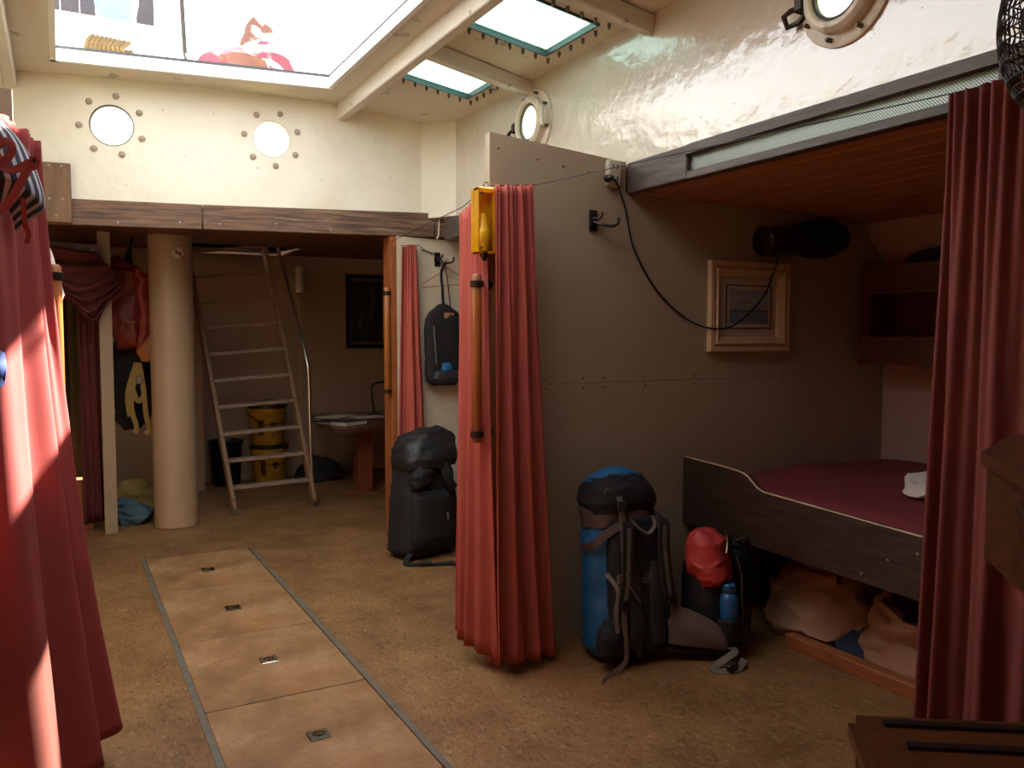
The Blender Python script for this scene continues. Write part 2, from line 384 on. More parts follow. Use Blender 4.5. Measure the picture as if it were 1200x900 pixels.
    def build(s, name, m, parent=None, smooth=False, angle=40):
        me = s.mesh(name, m, smooth, angle)
        o = bpy.data.objects.new(name, me); COL.objects.link(o)
        if parent is not None:
            of = off_of(parent); me.transform(Matrix.Translation(-of)); o.parent = parent; OFF[o.name] = of
        else:
            bb = [v.co for v in me.vertices]
            lo = V((min(v.x for v in bb), min(v.y for v in bb), min(v.z for v in bb))); hi = V((max(v.x for v in bb), max(v.y for v in bb), max(v.z for v in bb)))
            of = V(((lo.x + hi.x) / 2, (lo.y + hi.y) / 2, lo.z))
            me.transform(Matrix.Translation(-of)); o.location = of; OFF[o.name] = of
        return o
def link_mesh(name, me, parent, loc, rot=None):
    o = bpy.data.objects.new(name, me); COL.objects.link(o); o.parent = parent
    o.location = V(loc) - off_of(parent); OFF[o.name] = V(loc)
    if rot is not None: o.rotation_euler = rot
    return o
def tag(o, label=None, cat=None, group=None, kind=None):
    if label: o['label'] = label
    if cat: o['category'] = cat
    if group: o['group'] = group
    if kind: o['kind'] = kind
    return o
def thing(name, label, cat, loc, group=None, kind=None):
    o = bpy.data.objects.new(name, None); COL.objects.link(o); o.location = loc; o.empty_display_size = 0.1
    OFF[o.name] = V(loc)
    return tag(o, label, cat, group, kind)
def struct(o, label=None, cat=None):
    return tag(o, label, cat, None, 'structure')
def cut(o, cutter_bm):
    me = bpy.data.meshes.new('tmp'); cutter_bm.to_mesh(me); cutter_bm.free()
    me.transform(Matrix.Translation(-off_of(o)))
    c = bpy.data.objects.new('tmp', me); COL.objects.link(c); c.location = o.location
    md = o.modifiers.new('b', 'BOOLEAN'); md.operation = 'DIFFERENCE'; md.object = c; md.solver = 'EXACT'
    bpy.context.view_layer.update()
    dg = bpy.context.evaluated_depsgraph_get()
    nm = bpy.data.meshes.new_from_object(o.evaluated_get(dg))
    o.modifiers.clear(); o.data = nm
    bpy.data.objects.remove(c); bpy.data.meshes.remove(me)

def resample(pts, n):
    pts = [V(p) for p in pts]; L_ = [0]
    for a, b in zip(pts[:-1], pts[1:]): L_.append(L_[-1] + (b - a).length)
    out = []
    for k in range(n):
        d = L_[-1] * k / (n - 1); i = 0
        while i < len(L_) - 2 and L_[i + 1] < d: i += 1
        f = (d - L_[i]) / max(1e-9, L_[i + 1] - L_[i]); out.append(pts[i].lerp(pts[i + 1], min(1, f)))
    return out
def smooth_path(pts, n=40):
    pts = [V(p) for p in pts]; P = [pts[0]] + pts + [pts[-1]]; out = []; m = len(pts) - 1
    for k in range(n + 1):
        t = k / n * m; i = min(int(t), m - 1); f = t - i
        p0, p1, p2, p3 = P[i], P[i + 1], P[i + 2], P[i + 3]
        out.append(0.5 * ((2 * p1) + (p2 - p0) * f + (2 * p0 - 5 * p1 + 4 * p2 - p3) * f * f + (3 * p1 - p0 - 3 * p2 + p3) * f ** 3))
    return out
def curtain_mesh(top, bot, ft, fb, at_, ab, nu=140, nv=40, seed=0.0, th=0.006, mid=None, sag=0.0, hem=0.0):
    T = smooth_path(top, nu - 1); B = smooth_path(bot, nu - 1); Mi = smooth_path(mid, nu - 1) if mid else None
    mb = MB(); rows = []; back = []
    nrm = []
    for i in range(nu):
        t = (B[min(i + 1, nu - 1)] - B[max(i - 1, 0)]) + (T[min(i + 1, nu - 1)] - T[max(i - 1, 0)])
        t.z = 0; t.normalize(); nrm.append(V((t.y, -t.x, 0)))
    P = []
    for j in range(nv):
        v = j / (nv - 1); row = []
        for i in range(nu):
            u = i / (nu - 1)
            if Mi: p = T[i] * (1 - v) ** 2 + Mi[i] * (2 * v * (1 - v)) + B[i] * v * v
            else: p = T[i].lerp(B[i], v)
            w1 = noise.noise(V((u * 5, seed, v * 0.6))); w2 = noise.noise(V((u * 3, seed + 7, v * 0.9)))
            d = (1 - v) ** 2.5 * at_ * math.sin(2 * PI * ft * u + 2.5 * w1) + (0.25 + 0.75 * v) * ab * (math.sin(2 * PI * fb * u + 3.0 * w2 + seed) + 0.28 * math.sin(2 * PI * fb * 2.0 * u + seed * 2 + 2 * w1))
            d += 0.002 * noise.noise(V((u * 18, v * 9, seed)))
            q = p + nrm[i] * d
            q.z += hem * v * noise.noise(V((u * 6, seed + 3, 0))) - (0 if v > 0.02 else 0)
            if v < 0.01: q.z += 0.008 * noise.noise(V((u * 40, seed, 1)))
            row.append(q)
        P.append(row)
    g = [[mb.bm.verts.new(q) for q in r] for r in P]
    for a, b in zip(g[:-1], g[1:]):
        for i in range(nu - 1): mb.bm.faces.new((a[i], a[i + 1], b[i + 1], b[i]))
    return mb
def curtain(name, m, parent=None, **k):
    mb = curtain_mesh(**k); o = mb.build(name, m, parent, smooth=True, angle=None)
    sd = o.modifiers.new('thickness', 'SOLIDIFY'); sd.thickness = 0.004; sd.offset = 0
    return o
def cloth_patch(name, m, grid, nu=26, nv=26, wr=0.02, fr=6, seed=0, parent=None, th=0.005, wr2=0.3, pleat=None):
    # grid: 2D list of control points (rows); smooth interpolated patch with folds
    rows = [smooth_path(r, nu - 1) for r in grid]
    cols = [smooth_path([r[i] for r in rows], nv - 1) for i in range(nu)]
    mb = MB(); g = []
    for i in range(nu):
        g.append([])
        for j in range(nv):
            p = cols[i][j]; p = p + noise3(p * fr + V((seed, 0, seed))) * wr + noise3(p * fr * 2.5 + V((seed, 3, 0))) * wr * wr2
            if pleat:
                u_, v_ = i / (nu - 1), j / (nv - 1); q_ = u_ if pleat[2] == 'u' else v_
                p = p + V(pleat[3]) * pleat[0] * math.sin(2 * PI * pleat[1] * q_ + 2.5 * noise.noise(V((u_ * 3, v_ * 3, seed))))
            g[-1].append(mb.bm.verts.new(p))
    for a, b in zip(g[:-1], g[1:]):
        for j in range(nv - 1): mb.bm.faces.new((a[j], a[j + 1], b[j + 1], b[j]))
    o = mb.build(name, m, parent, smooth=True, angle=None)
    sd = o.modifiers.new('thickness', 'SOLIDIFY'); sd.thickness = th; sd.offset = 0
    return o
def painted(name, wd, ht, nx, ny, func, M, parent, m, curve=None):
    bm = bmesh.new(); g = []
    cl = bm.verts.layers.float_color.new('Col')
    for i in range(nx + 1):
        g.append([])
        for j in range(ny + 1):
            u, v = i / nx, j / ny; p = V((u * wd - wd / 2, 0, v * ht))
            if curve: p = curve(u, v)
            vv = bm.verts.new(M @ p); vv[cl] = list(func(u, v)) + [1]; g[-1].append(vv)
    for a, b in zip(g[:-1], g[1:]):
        for j in range(ny): bm.faces.new((a[j], b[j], b[j + 1], a[j + 1]))
    me = bpy.data.meshes.new(name); bm.to_mesh(me); bm.free(); me.materials.append(m)
    me.transform(Matrix.Translation(-off_of(parent)))
    o = bpy.data.objects.new(name, me); COL.objects.link(o); o.parent = parent; OFF[o.name] = off_of(parent)
    return o
def bolt_mesh(name, r, h, m, seg=8):
    b = MB(); b.lathe([(0, r), (h * 0.6, r), (h, r * 0.55)], (0, 0, 0), (0, 0, 1), seg); return b.mesh(name, m, True, 40)

# ================================================================== THE SETTING
Rz = lambda a: Matrix.Rotation(a, 4, 'Z'); Ry = lambda a: Matrix.Rotation(a, 4, 'Y'); Rx = lambda a: Matrix.Rotation(a, 4, 'X'); T = Matrix.Translation
MA = T((0, 5.724, 0)) @ Rz(AFT_A)            # frame of the trunk's aft wall: local x along it, local y aft
def aft_local(px, py, off=0.05): return MA.inverted() @ aft(px, py, off)

# floor with the recess of the bilge hatches
HX0, HX1 = 0.445, 1.095
HY = [5.70, 4.89, 4.04, 3.24, 2.43, 1.62]
fl = struct(MB().box(-3.1, 4.75, -2.2, 8.8, -0.12, 0.0).build('floor', floorM), 'mottled tan cork-like floor with a row of bilge hatches let in')
cb = bmesh.new(); r = bmesh.ops.create_cube(cb, size=1)
for v in r['verts']: v.co = V((HX0 + (v.co.x + .5) * (HX1 - HX0), HY[-1] + (v.co.y + .5) * (HY[0] - HY[-1]), -0.03 + (v.co.z + .5) * 0.2))
cut(fl, cb)
for i, (a, b, k) in enumerate(((HX0 - 0.024, HX0 + 0.002, 'port'), (HX1 - 0.002, HX1 + 0.024, 'starboard'))):
    struct(MB().box(a, b, HY[-1], HY[0] + 0.02, 0.0, 0.004).build('trim_%d' % (i + 1), alutrim), 'long grey metal strip along the %s edge of the floor hatches' % ('left' if i == 0 else 'right'))

# trunk aft wall with two portholes
PH = []
for (px, py, rr) in ((131, 147, 0.128), (318.5, 163, 0.122)):
    PH.append((aft_local(px, py), rr))
wa = MB(); wa.box(-1.25, 2.75, 0.05, 0.078, 2.2, 3.2, M=MA); wa = wa.build('wall_aft', cream)
struct(wa, 'cream painted trunk wall with two round portholes above the wooden beam')
cb = MB()
for (c, rr) in PH:
    cb.lathe([(0, rr), (0.4, rr)], MA @ V((c.x, -0.1, c.z)), MA.to_3x3() @ V((0, 1, 0)), 48)
bmesh.ops.recalc_face_normals(cb.bm, faces=cb.bm.faces[:]); cut(wa, cb.bm)

# trunk side walls
PHS = [(4.12, 2.69), (1.985, 2.665)]
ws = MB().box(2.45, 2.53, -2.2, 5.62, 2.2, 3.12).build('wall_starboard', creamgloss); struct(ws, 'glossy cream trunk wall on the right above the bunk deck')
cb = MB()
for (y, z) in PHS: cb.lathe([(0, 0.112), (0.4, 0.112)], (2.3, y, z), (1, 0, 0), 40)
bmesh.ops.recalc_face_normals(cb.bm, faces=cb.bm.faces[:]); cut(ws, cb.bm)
struct(MB().box(-0.98, -0.90, -2.2, 5.9, 2.2, 3.12).build('wall_port', cream), 'cream trunk wall on the left side')
# small chamfer in the aft starboard corner
struct(MB().prism([(2.30, aftY(2.30) + 0.05), (2.452, 5.20), (2.46, 5.5), (2.3, 5.5)], 2.30, 3.04).build('wall_corner', cream), 'cream chamfered corner between the two trunk walls')

# trunk roof
def zroof(x): 
    pts = [(-1.0, 2.93), (-0.2, 3.05), (0.78, 3.07), (1.75, 3.05), (2.56, 2.93)]
    for a, b in zip(pts[:-1], pts[1:]):
        if x <= b[0]: return a[1] + (b[1] - a[1]) * (x - a[0]) / (b[0] - a[0])
    return 2.93
xs = [-1.0, -0.2, 0.78, 1.75, 2.56]
rf = MB(); prof = [(x, zroof(x)) for x in xs] + [(x, zroof(x) + 0.02) for x in xs[::-1]]
a = [rf.bm.verts.new(V((x, -2.2, z))) for x, z in prof]; b = [rf.bm.verts.new(V((x, 6.0 - 0.132 * x, z))) for x, z in prof]
rf.bm.faces.new(a); rf.bm.faces.new(b[::-1])
for i in range(len(prof)): rf.bm.faces.new((a[i], a[(i + 1) % len(prof)], b[(i + 1) % len(prof)], b[i]))
bmesh.ops.recalc_face_normals(rf.bm, faces=rf.bm.faces[:])
rf = struct(rf.build('ceiling', cream2), 'cream cambered trunk roof pierced by the open hatch and skylights')
HATCH = [(-0.005, 5.46), (1.575, 5.205), (1.575, 1.9), (-0.005, 1.9)]
cb = MB().prism(HATCH, 2.8, 3.6); bmesh.ops.recalc_face_normals(cb.bm, faces=cb.bm.faces[:]); cut(rf, cb.bm)
SKY = [(2.08, 3.55, 0.50, 0.50), (2.075, 4.52, 0.48, 0.40), (-0.52, 3.55, 0.50, 0.50), (-0.52, 4.52, 0.48, 0.40)]
SLOPE = math.atan(0.148)
def sky_M(cx, cyy): return T((cx, cyy, zroof(cx))) @ Ry(SLOPE if cx > 0.78 else -SLOPE)
for (cx, cyy, a_, b_) in SKY:
    cb = MB().box(-a_ / 2, a_ / 2, -b_ / 2, b_ / 2, -0.3, 0.3, M=sky_M(cx, cyy)); bmesh.ops.recalc_face_normals(cb.bm, faces=cb.bm.faces[:]); cut(rf, cb.bm)
boltM = bolt_mesh('bolt', 0.009, 0.028, mat('grey_rusty_bolt', '#6b625a', 0.5, metal=0.5, var=0.3, vs_=40)); boltB = bolt_mesh('bolt', 0.020, 0.018, mat('grey_bolt_paint', '#a99a85', 0.5, var=0.3, vs_=40))
for i, (cx, cyy, a_, b_) in enumerate(SKY):
    M_ = sky_M(cx, cyy)
    lab = ['nearer bright skylight in the roof right of the open hatch', 'farther bright skylight in the roof corner by the aft wall',
           'nearer skylight in the roof left of the open hatch', 'farther skylight in the roof left of the open hatch'][i]
    wn = struct(thing('window_%d' % (i + 1), lab, None, M_ @ V((0, 0, 0))))
    f = MB(); t = 0.011
    for (x0, x1, y0, y1) in ((-a_ / 2 , -a_ / 2 + t, -b_ / 2, b_ / 2), (a_ / 2 - t, a_ / 2, -b_ / 2, b_ / 2), (-a_ / 2 + t, a_ / 2 - t, -b_ / 2, -b_ / 2 + t), (-a_ / 2 + t, a_ / 2 - t, b_ / 2 - t, b_ / 2)):
        f.box(x0, x1, y0, y1, -0.012, 0.022, M=M_)
    f.build('seal_frame', aquaseal, wn)
    MB().box(-a_ / 2 + t, a_ / 2 - t, -b_ / 2 + t, b_ / 2 - t, 0.008, 0.018, M=M_).build('pane', skyglass, wn)
    n = 0
    for k in range(8):
        for (x, y) in ((-a_ / 2 - 0.03 + (a_ + 0.06) * k / 7, -b_ / 2 - 0.03), (-a_ / 2 - 0.03 + (a_ + 0.06) * k / 7, b_ / 2 + 0.03)):
            o = link_mesh('bolt', boltM, wn, M_ @ V((x, y, 0.0)), (PI, 0, 0))
    for k in range(1, 5):
        for x in (-a_ / 2 - 0.03, a_ / 2 + 0.03):
            link_mesh('bolt', boltM, wn, M_ @ V((x, -b_ / 2 - 0.03 + (b_ + 0.06) * k / 5, 0.0)), (PI, 0, 0))

# open roof hatch: coaming, gasket, dividing stay
hc = struct(thing('trim_3', 'white coaming around the big open roof hatch', None, (0.78, 4.1, 3.03)))
def frame_side(mb, p, q, inn, z0, z1, wd):
    p = V((p[0], p[1], 0)); q = V((q[0], q[1], 0)); d = (q - p).normalized(); n = V((-d.y, d.x, 0))
    if n.dot(V((inn[0], inn[1], 0)) - p) < 0: n = -n
    mb.prism([(p.x, p.y), (q.x, q.y), (q.x + n.x * wd, q.y + n.y * wd), (p.x + n.x * wd, p.y + n.y * wd)], z0, z1)
cen = (0.78, 4.1)
for k in range(4):
    p, q = HATCH[k], HATCH[(k + 1) % 4]
    mb = MB(); frame_side(mb, p, q, cen, 3.035 if k != 1 else 3.04, 3.105, 0.03); cm = mb.build('coaming', whitesteel, hc)
    mb = MB()
    e = 0.005
    frame_side(mb, p, q, cen, 3.105, 3.124, 0.026); mb.build('gasket', gasket, cm)
p0 = aft(222, 81, -0.27); 
MB().tube([p0, p0 + V((-0.01, 0.1, 0.12)), p0 + V((-0.04, 0.02, 0.6))], 0.014, 8).build('hatch_stay', mat('stay_grey', '#2c2926', 0.5), hc, True)

# longitudinal roof beams and cross beams
tn = 4
for (x0, x1, lab) in ((1.71, 1.775, 'long white roof beam beside the right edge of the open hatch'), (-0.25, -0.185, 'long white roof beam beside the left edge of the open hatch')):
    mb = MB(); x = (x0 + x1) / 2
    mb.box(x0, x1, -2.1, aftY(x) + 0.05, 2.945, zroof(x) + 0.008, 0.006)
    struct(mb.build('trim_%d' % tn, beamwhite), lab); tn += 1
for (y0, y1, lab) in ((4.115, 4.19, 'short white cross beam between the two right skylights'), (3.05, 3.07, 'short white cross beam nearer than both right skylights'), (1.95, 1.95, 'short white cross beam of the right roof strip closest to the viewer')):
    mb = MB(); mb.bar((1.775, y0, 2.99), (2.452, y1, 2.90), 0.055, 0.085, bev=0.006)
    struct(mb.build('trim_%d' % tn, beamwhite), lab); tn += 1
for (y0, lab) in ((4.15, 'short white cross beam between the two left skylights'), (3.05, 'short white cross beam nearer than both left skylights')):
    mb = MB(); mb.bar((-0.25, y0, 2.99), (-0.902, y0, 2.90), 0.055, 0.085, bev=0.006)
    struct(mb.build('trim_%d' % tn, beamwhite), lab); tn += 1

# portholes of the aft wall: glass, rim, ring of bolt heads
Ra = MA.to_3x3()
for i, ((c, rr), lab) in enumerate(zip(PH, ('left round porthole in the cream aft wall with seven bolts', 'right round porthole in the cream aft wall with a rust streak'))):
    base = MA @ V((c.x, 0.05, c.z)); wn = struct(thing('window_%d' % (i + 5), lab, None, base))
    ax = Ra @ V((0, 1, 0))
    MB().lathe([(0.0, rr), (0.0, rr - 0.006), (0.03, rr - 0.006), (0.03, rr)], base + ax * -0.001, ax, 40, False).build('rim', gasket if i == 0 else paintring, wn, True)
    MB().lathe([(0, rr - 0.006), (0.008, rr - 0.006)], base + ax * 0.012, ax, 40).build('pane', portglass, wn)
    ab = math.radians(20 if i else 30)
    for k in range(7):
        t = ab + 2 * PI * k / 7
        p = MA @ V((c.x + (rr + 0.055) * math.cos(t), 0.05, c.z + (rr + 0.055) * math.sin(t)))
        link_mesh('bolt', boltB, wn, p, (PI / 2, 0, AFT_A))
# portholes of the starboard wall: flange, deep ring, hinge, dog lug
for i, ((y, z), lab) in enumerate(zip(PHS, ('painted porthole partly behind the top of the beige partition', 'painted brass porthole high on the right wall above the bunk deck'))):
    base = V((2.45, y, z)); wn = struct(thing('window_%d' % (i + 7), lab, None, base)); ax = V((-1, 0, 0))
    MB().lathe([(0, 0.112), (0.0, 0.19), (0.010, 0.19), (0.014, 0.183), (0.014, 0.14)], base, ax, 48, False).build('flange', paintring, wn, True)
    MB().lathe([(-0.02, 0.105), (0.012, 0.148), (0.05, 0.145), (0.064, 0.13), (0.064, 0.115), (0.05, 0.105), (-0.02, 0.102)], base, ax, 48, False).build('ring', paintring, wn, True)
    MB().lathe([(0.02, 0.106), (0.03, 0.106)], base, ax, 40).build('pane', frostglass, wn)
    MB().lathe([(0.046, 0.107), (0.05, 0.094), (0.034, 0.094), (0.034, 0.107)], base, ax, 40, False).build('glass_seal', gasket, wn, True)
    h = MB(); h.box(2.40, 2.45, y - 0.185, y - 0.135, z - 0.045, z + 0.045, 0.008); h.cyl((2.395, y - 0.165, z - 0.055), (2.395, y - 0.165, z + 0.055), 0.014)
    h.box(2.385, 2.405, y - 0.165, y - 0.11, z - 0.035, z + 0.035, 0.006); h.build('hinge', paintring, wn, True)
    d = MB(); d.tube([(2.43, y + 0.15, z), (2.40, y + 0.2, z - 0.01), (2.40, y + 0.235, z - 0.02), (2.42, y + 0.235, z - 0.055), (2.43, y + 0.19, z - 0.05), (2.43, y + 0.15, z - 0.02)], 0.011, 8); d.box(2.385, 2.43, y + 0.135, y + 0.18, z - 0.03, z + 0.03, 0.008)
    d.build('dog_lug', iron, wn, True)
    for k in range(8):
        t = 2 * PI * k / 8 + 0.3
        link_mesh('bolt', boltM, wn, (2.437, y + 0.166 * math.cos(t), z + 0.166 * math.sin(t)), (0, -PI / 2, 0))

# aft beam boards
ab_ = struct(thing('trim_%d' % tn, 'weathered wooden beam below the cream aft wall', None, MA @ V((1.0, 0.02, 2.14)))); tn += 1
def aftboard(x0, x1, z0, z1, y0, y1, z0b=None, z1b=None):
    mb = MB(); mb.box(x0, x1, y0, y1, 0, 1, 0)
    for v in mb.bm.verts:
        f = (v.co.x - x0) / (x1 - x0); lo = z0 + ((z0b if z0b is not None else z0) - z0) * f; hi = z1 + ((z1b if z1b is not None else z1) - z1) * f
        v.co.z = lo if v.co.z < 0.5 else hi
    ed = mb.bm.edges[:]; bmesh.ops.bevel(mb.bm, geom=ed, offset=0.004, segments=1, affect='EDGES')
    for v in mb.bm.verts: v.co = MA @ v.co
    return mb
sm = bolt_mesh('bolt', 0.008, 0.004, steel)
for (x0, x1, za, zb, zc, zd) in ((-1.2, 0.835, 2.125, 2.147, 2.285, 2.307), (0.84, 2.40, 2.147, 2.168, 2.307, 2.338), (2.405, 2.62, 2.168, 2.171, 2.338, 2.340)):
    o = aftboard(x0, x1, za, zc, 0.0, 0.055, zb, zd).build('board', beamwood, ab_)
    for k in range(int((x1 - x0) / 0.33)):
        x = x0 + 0.1 + k * 0.36
        link_mesh('bolt', sm, ab_, MA @ V((x, 0.0, za + 0.04 + 0.02 * (k % 2))), (PI / 2, 0, AFT_A))
tp = aft_local(47, 190, 0.0); bp_ = aft_local(85, 262, 0.0)
up = struct(aftboard(tp.x, bp_.x, bp_.z, tp.z, -0.03, -0.001).build('trim_%d' % tn, mat('upright_board_wood', '#735239', 0.5, var=0.2, vs_=4, stretch=(9, 9, 1))), 'upright wooden board fixed over the left end of the aft beam'); tn += 1
for (dx, z) in ((0.045, tp.z - 0.02), (0.115, tp.z - 0.02), (0.045, bp_.z + 0.14), (0.115, bp_.z + 0.14), (0.08, bp_.z + 0.04)):
    link_mesh('bolt', sm, up, MA @ V((tp.x + dx, -0.03, z)), (PI / 2, 0, AFT_A))

# side and aft decks overhead
def zdeck(y): return 2.165 + max(0, (y - 5.5)) * 0.042
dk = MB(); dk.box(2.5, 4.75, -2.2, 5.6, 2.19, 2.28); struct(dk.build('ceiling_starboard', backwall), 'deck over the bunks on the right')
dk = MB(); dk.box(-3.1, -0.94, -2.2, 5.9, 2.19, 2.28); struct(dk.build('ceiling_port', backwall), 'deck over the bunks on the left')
LH = (0.86, 1.95, 7.32, 8.3)            # ladder hatch in the aft deck
dk = struct(thing('ceiling_aft', 'dark planked deck above the ladder and column', None, (0.8, 7.0, 2.2)))
def decks(x0, x1, y0, y1, dz0, dz1, nm, m, par):
    mb = MB(); mb.box(x0, x1, y0, y1, 0, 1)
    for v in mb.bm.verts: v.co.z = zdeck(v.co.y) + (dz0 if v.co.z < 0.5 else dz1)
    return mb.build(nm, m, par)
for (x0, x1, y0, y1) in ((-3.1, 4.75, 5.93, LH[2]), (-3.1, LH[0], LH[2], LH[3]), (LH[1], 4.75, LH[2], LH[3]), (-3.1, 4.75, LH[3], 8.7)):
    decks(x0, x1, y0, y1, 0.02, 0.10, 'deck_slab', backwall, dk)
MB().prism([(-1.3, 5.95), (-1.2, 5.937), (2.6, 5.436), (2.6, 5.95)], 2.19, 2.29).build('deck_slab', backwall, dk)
x = -1.4; PW = 0.21
while x < 4.3:
    x1 = min(x + PW - 0.004, 4.35)
    segs = [(max(5.45, aftY(x) + 0.08), 8.5)]
    if x1 > LH[0] and x < LH[1]: segs = [(segs[0][0], LH[2]), (LH[3], 8.5)]
    for (y0, y1) in segs: decks(x, x1, y0, y1, 0.0, 0.018, 'plank', plankdark, dk)
    x += PW
cw = struct(thing('wall_companionway', 'pale companionway trunk above the ladder', None, (1.39, 7.5, 2.3)))
for (x0, x1, y0, y1) in ((LH[0] - 0.04, LH[0], LH[2], LH[3]), (LH[1], LH[1] + 0.04, LH[2], LH[3]), (LH[0] - 0.04, LH[1] + 0.04, LH[3], LH[3] + 0.04), (LH[0] - 0.04, LH[1] + 0.04, LH[2] - 0.04, LH[2])):
    MB().box(x0, x1, y0, y1, 2.26, 2.72).build('side_panel', backwall, cw)
MB().box(LH[0] - 0.04, LH[1] + 0.04, LH[2] - 0.04, LH[3] - 0.22, 2.72, 2.75).build('sliding_hatch', backwall, cw)

# planked ceiling over the starboard bunk
bc = struct(thing('ceiling_bunk', 'red-brown planked ceiling over the right bunk', None, (3.3, 1.7, 2.12)))
def zb(x): return 2.158 - 0.027 * (x - 2.42)
PB = 0.152; x = 2.47
while x < 4.34:
    x1 = min(x + PB, 4.36)
    for (y0, y1) in ((0.1, 3.2), (3.24, 5.4)):
        mb = MB(); mb.box(x + 0.0055, x1 - 0.0055, y0, y1, 0, 1)
        for v in mb.bm.verts: v.co.z = zb(v.co.x) + (0 if v.co.z < 0.5 else 0.02)
        mb.build('plank', plankmat, bc)
    x += PB
mb = MB(); mb.box(2.47, 4.36, 0.1, 5.4, 0, 1)
for v in mb.bm.verts: v.co.z = zb(v.co.x) + (0.003 if v.co.z < 0.5 else 0.03)
mb.build('seam_highlight_backing', seamlight, bc)  # shows through the gaps as painted highlights along the seams

# deck-edge beam over the starboard bunk, with its ventilation grille
de = struct(thing('trim_%d' % tn, 'dark wooden deck-edge beam with a perforated grille over the right bunk', None, (2.44, 1.7, 2.14))); tn += 1
XB0, XB1 = 2.415, 2.47
MB().box(XB0, XB1, 2.77, 3.198, 2.142, 2.288, 0.005).build('end_block', darkbeam, de)
MB().box(XB0, XB1, 0.3, 2.77, 2.14, 2.174, 0.003).build('lower_rail', darkbeam, de)
tr = MB(); n = 60
ring = []
for k in range(n + 1):
    y = 2.77 - (2.77 - 0.3) * k / n; e = 0.004 * noise.noise(V((y * 9, 1, 0))); h = 2.245 + 0.003 * noise.noise(V((y * 14, 5, 0)))
    ring.append([tr.bm.verts.new(V(p)) for p in ((XB0 - 0.012, y, h), (XB0 - 0.012, y, 2.282 + e), (XB0 + 0.02, y, 2.298), (2.47, y, 2.298), (2.47, y, h))])
tr.skin(ring, True, True); tr.build('upper_rail', darkbeam, de)
MB().box(2.44, 2.45, 1.42, 2.77, 2.174, 2.25).build('grille', perf, de)
MB().box(XB0, XB1, 1.30, 1.42, 2.174, 2.245, 0.003).build('end_block', darkbeam, de)
MB().box(XB0, XB1, 3.24, 5.33, 2.142, 2.288, 0.005).build('rear_rail', darkbeam, de)
struct(MB().box(-0.94, -0.885, -2.0, 3.198, 2.142, 2.288, 0.005).build('trim_%d' % tn, darkbeam), 'dark wooden deck-edge beam on the left side'); tn += 1

# hull sides and end walls
def hull(name, sgn, xo, lab):
    mb = MB(); P = [(4.36, -0.05), (4.365, 1.88), (4.12, 2.125), (4.12, 2.22), (4.75, 2.22), (4.75, -0.05)]
    a = [mb.bm.verts.new(V((xo + sgn * x, -2.2, z))) for x, z in P]; b = [mb.bm.verts.new(V((xo + sgn * x, 8.7, z))) for x, z in P]
    mb.bm.faces.new(a); mb.bm.faces.new(b[::-1])
    for i in range(len(P)): mb.bm.faces.new((a[i], a[(i + 1) % len(P)], b[(i + 1) % len(P)], b[i]))
    struct(mb.build(name, hullmat), lab)
hull('wall_hull_starboard', 1, 0, 'pinkish painted hull side behind the right bunk')
hull('wall_hull_port', -1, 1.54, 'painted hull side on the left')
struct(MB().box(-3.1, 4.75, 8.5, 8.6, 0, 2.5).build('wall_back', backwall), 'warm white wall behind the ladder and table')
struct(MB().box(-3.1, 4.75, -2.2, -2.1, 0, 3.2).build('wall_front', cream), 'cream wall behind the viewer')

# beige partition between the bunks (two boards, screwed seam)
pt = struct(thing('wall_partition', 'large beige partition board between the bunk and the red curtain', None, (2.9, 3.22, 0)))
def yprism(poly, y0, y1): return MB().prism(poly, -y1, -y0, Matrix.Rotation(PI / 2, 4, 'X'))
SEAM = 1.232
yprism([(1.67, 0), (4.36, 0), (4.362, SEAM - 0.0015), (1.67, SEAM - 0.0015)], 3.2, 3.24).build('lower_panel', partmat, pt)
yprism([(1.67, SEAM + 0.0015), (4.362, SEAM + 0.0015), (4.362, 1.88), (4.115, 2.12), (2.475, 2.145), (2.412, 2.15), (2.412, 2.292), (1.67, 2.348)], 3.2, 3.24).build('upper_panel', partmat, pt)
scm = bolt_mesh('screw', 0.006, 0.003, brass)
for (px) in (640, 683, 707, 756, 813, 866, 917):
    for dz in (-0.022, 0.022):
        p = at(px, 447, Y=3.2); link_mesh('screw', scm, pt, (p.x, 3.2, SEAM + dz), (PI / 2, 0, 0))
for px, py in ((584, 171), (630, 184), (660, 192), (690, 199)):
    p = at(px, py + 3, Y=3.2); link_mesh('screw', scm, pt, (p.x, 3.2, p.z), (PI / 2, 0, 0))
post = struct(MB().box(1.635, 1.70, 3.13, 3.198, 0.0, 2.1, 0.004).build('trim_%d' % tn, footwood), 'pale wooden post at the front edge of the beige partition, foot showing below the curtain'); tn += 1
# port partition
struct(yprism([(-0.116, 0), (-0.116, 2.272), (-0.90, 2.24), (-0.90, 2.14), (-2.82, 2.14), (-2.82, 0)], 3.2, 3.24).build('wall_partition_port', partmat), 'grey-beige partition top behind the left curtain')
# second partition, under the aft deck
p2 = struct(thing('wall_partition_aft', 'pale partition behind the hanging black bag', None, (3.2, 5.47, 0)))
yprism([(2.10, 0), (4.36, 0), (4.36, 1.88), (4.12, 2.12), (2.10, 2.165)], 5.45, 5.49).build('panel', mat('pale_partition_paint', '#cdbfa8', 0.5, var=0.05, vs_=2, bump=0.1), p2)
MB().box(2.055, 2.10, 5.45, 5.60, 0, 2.16, 0.003).build('end_panel', doorwood, p2)
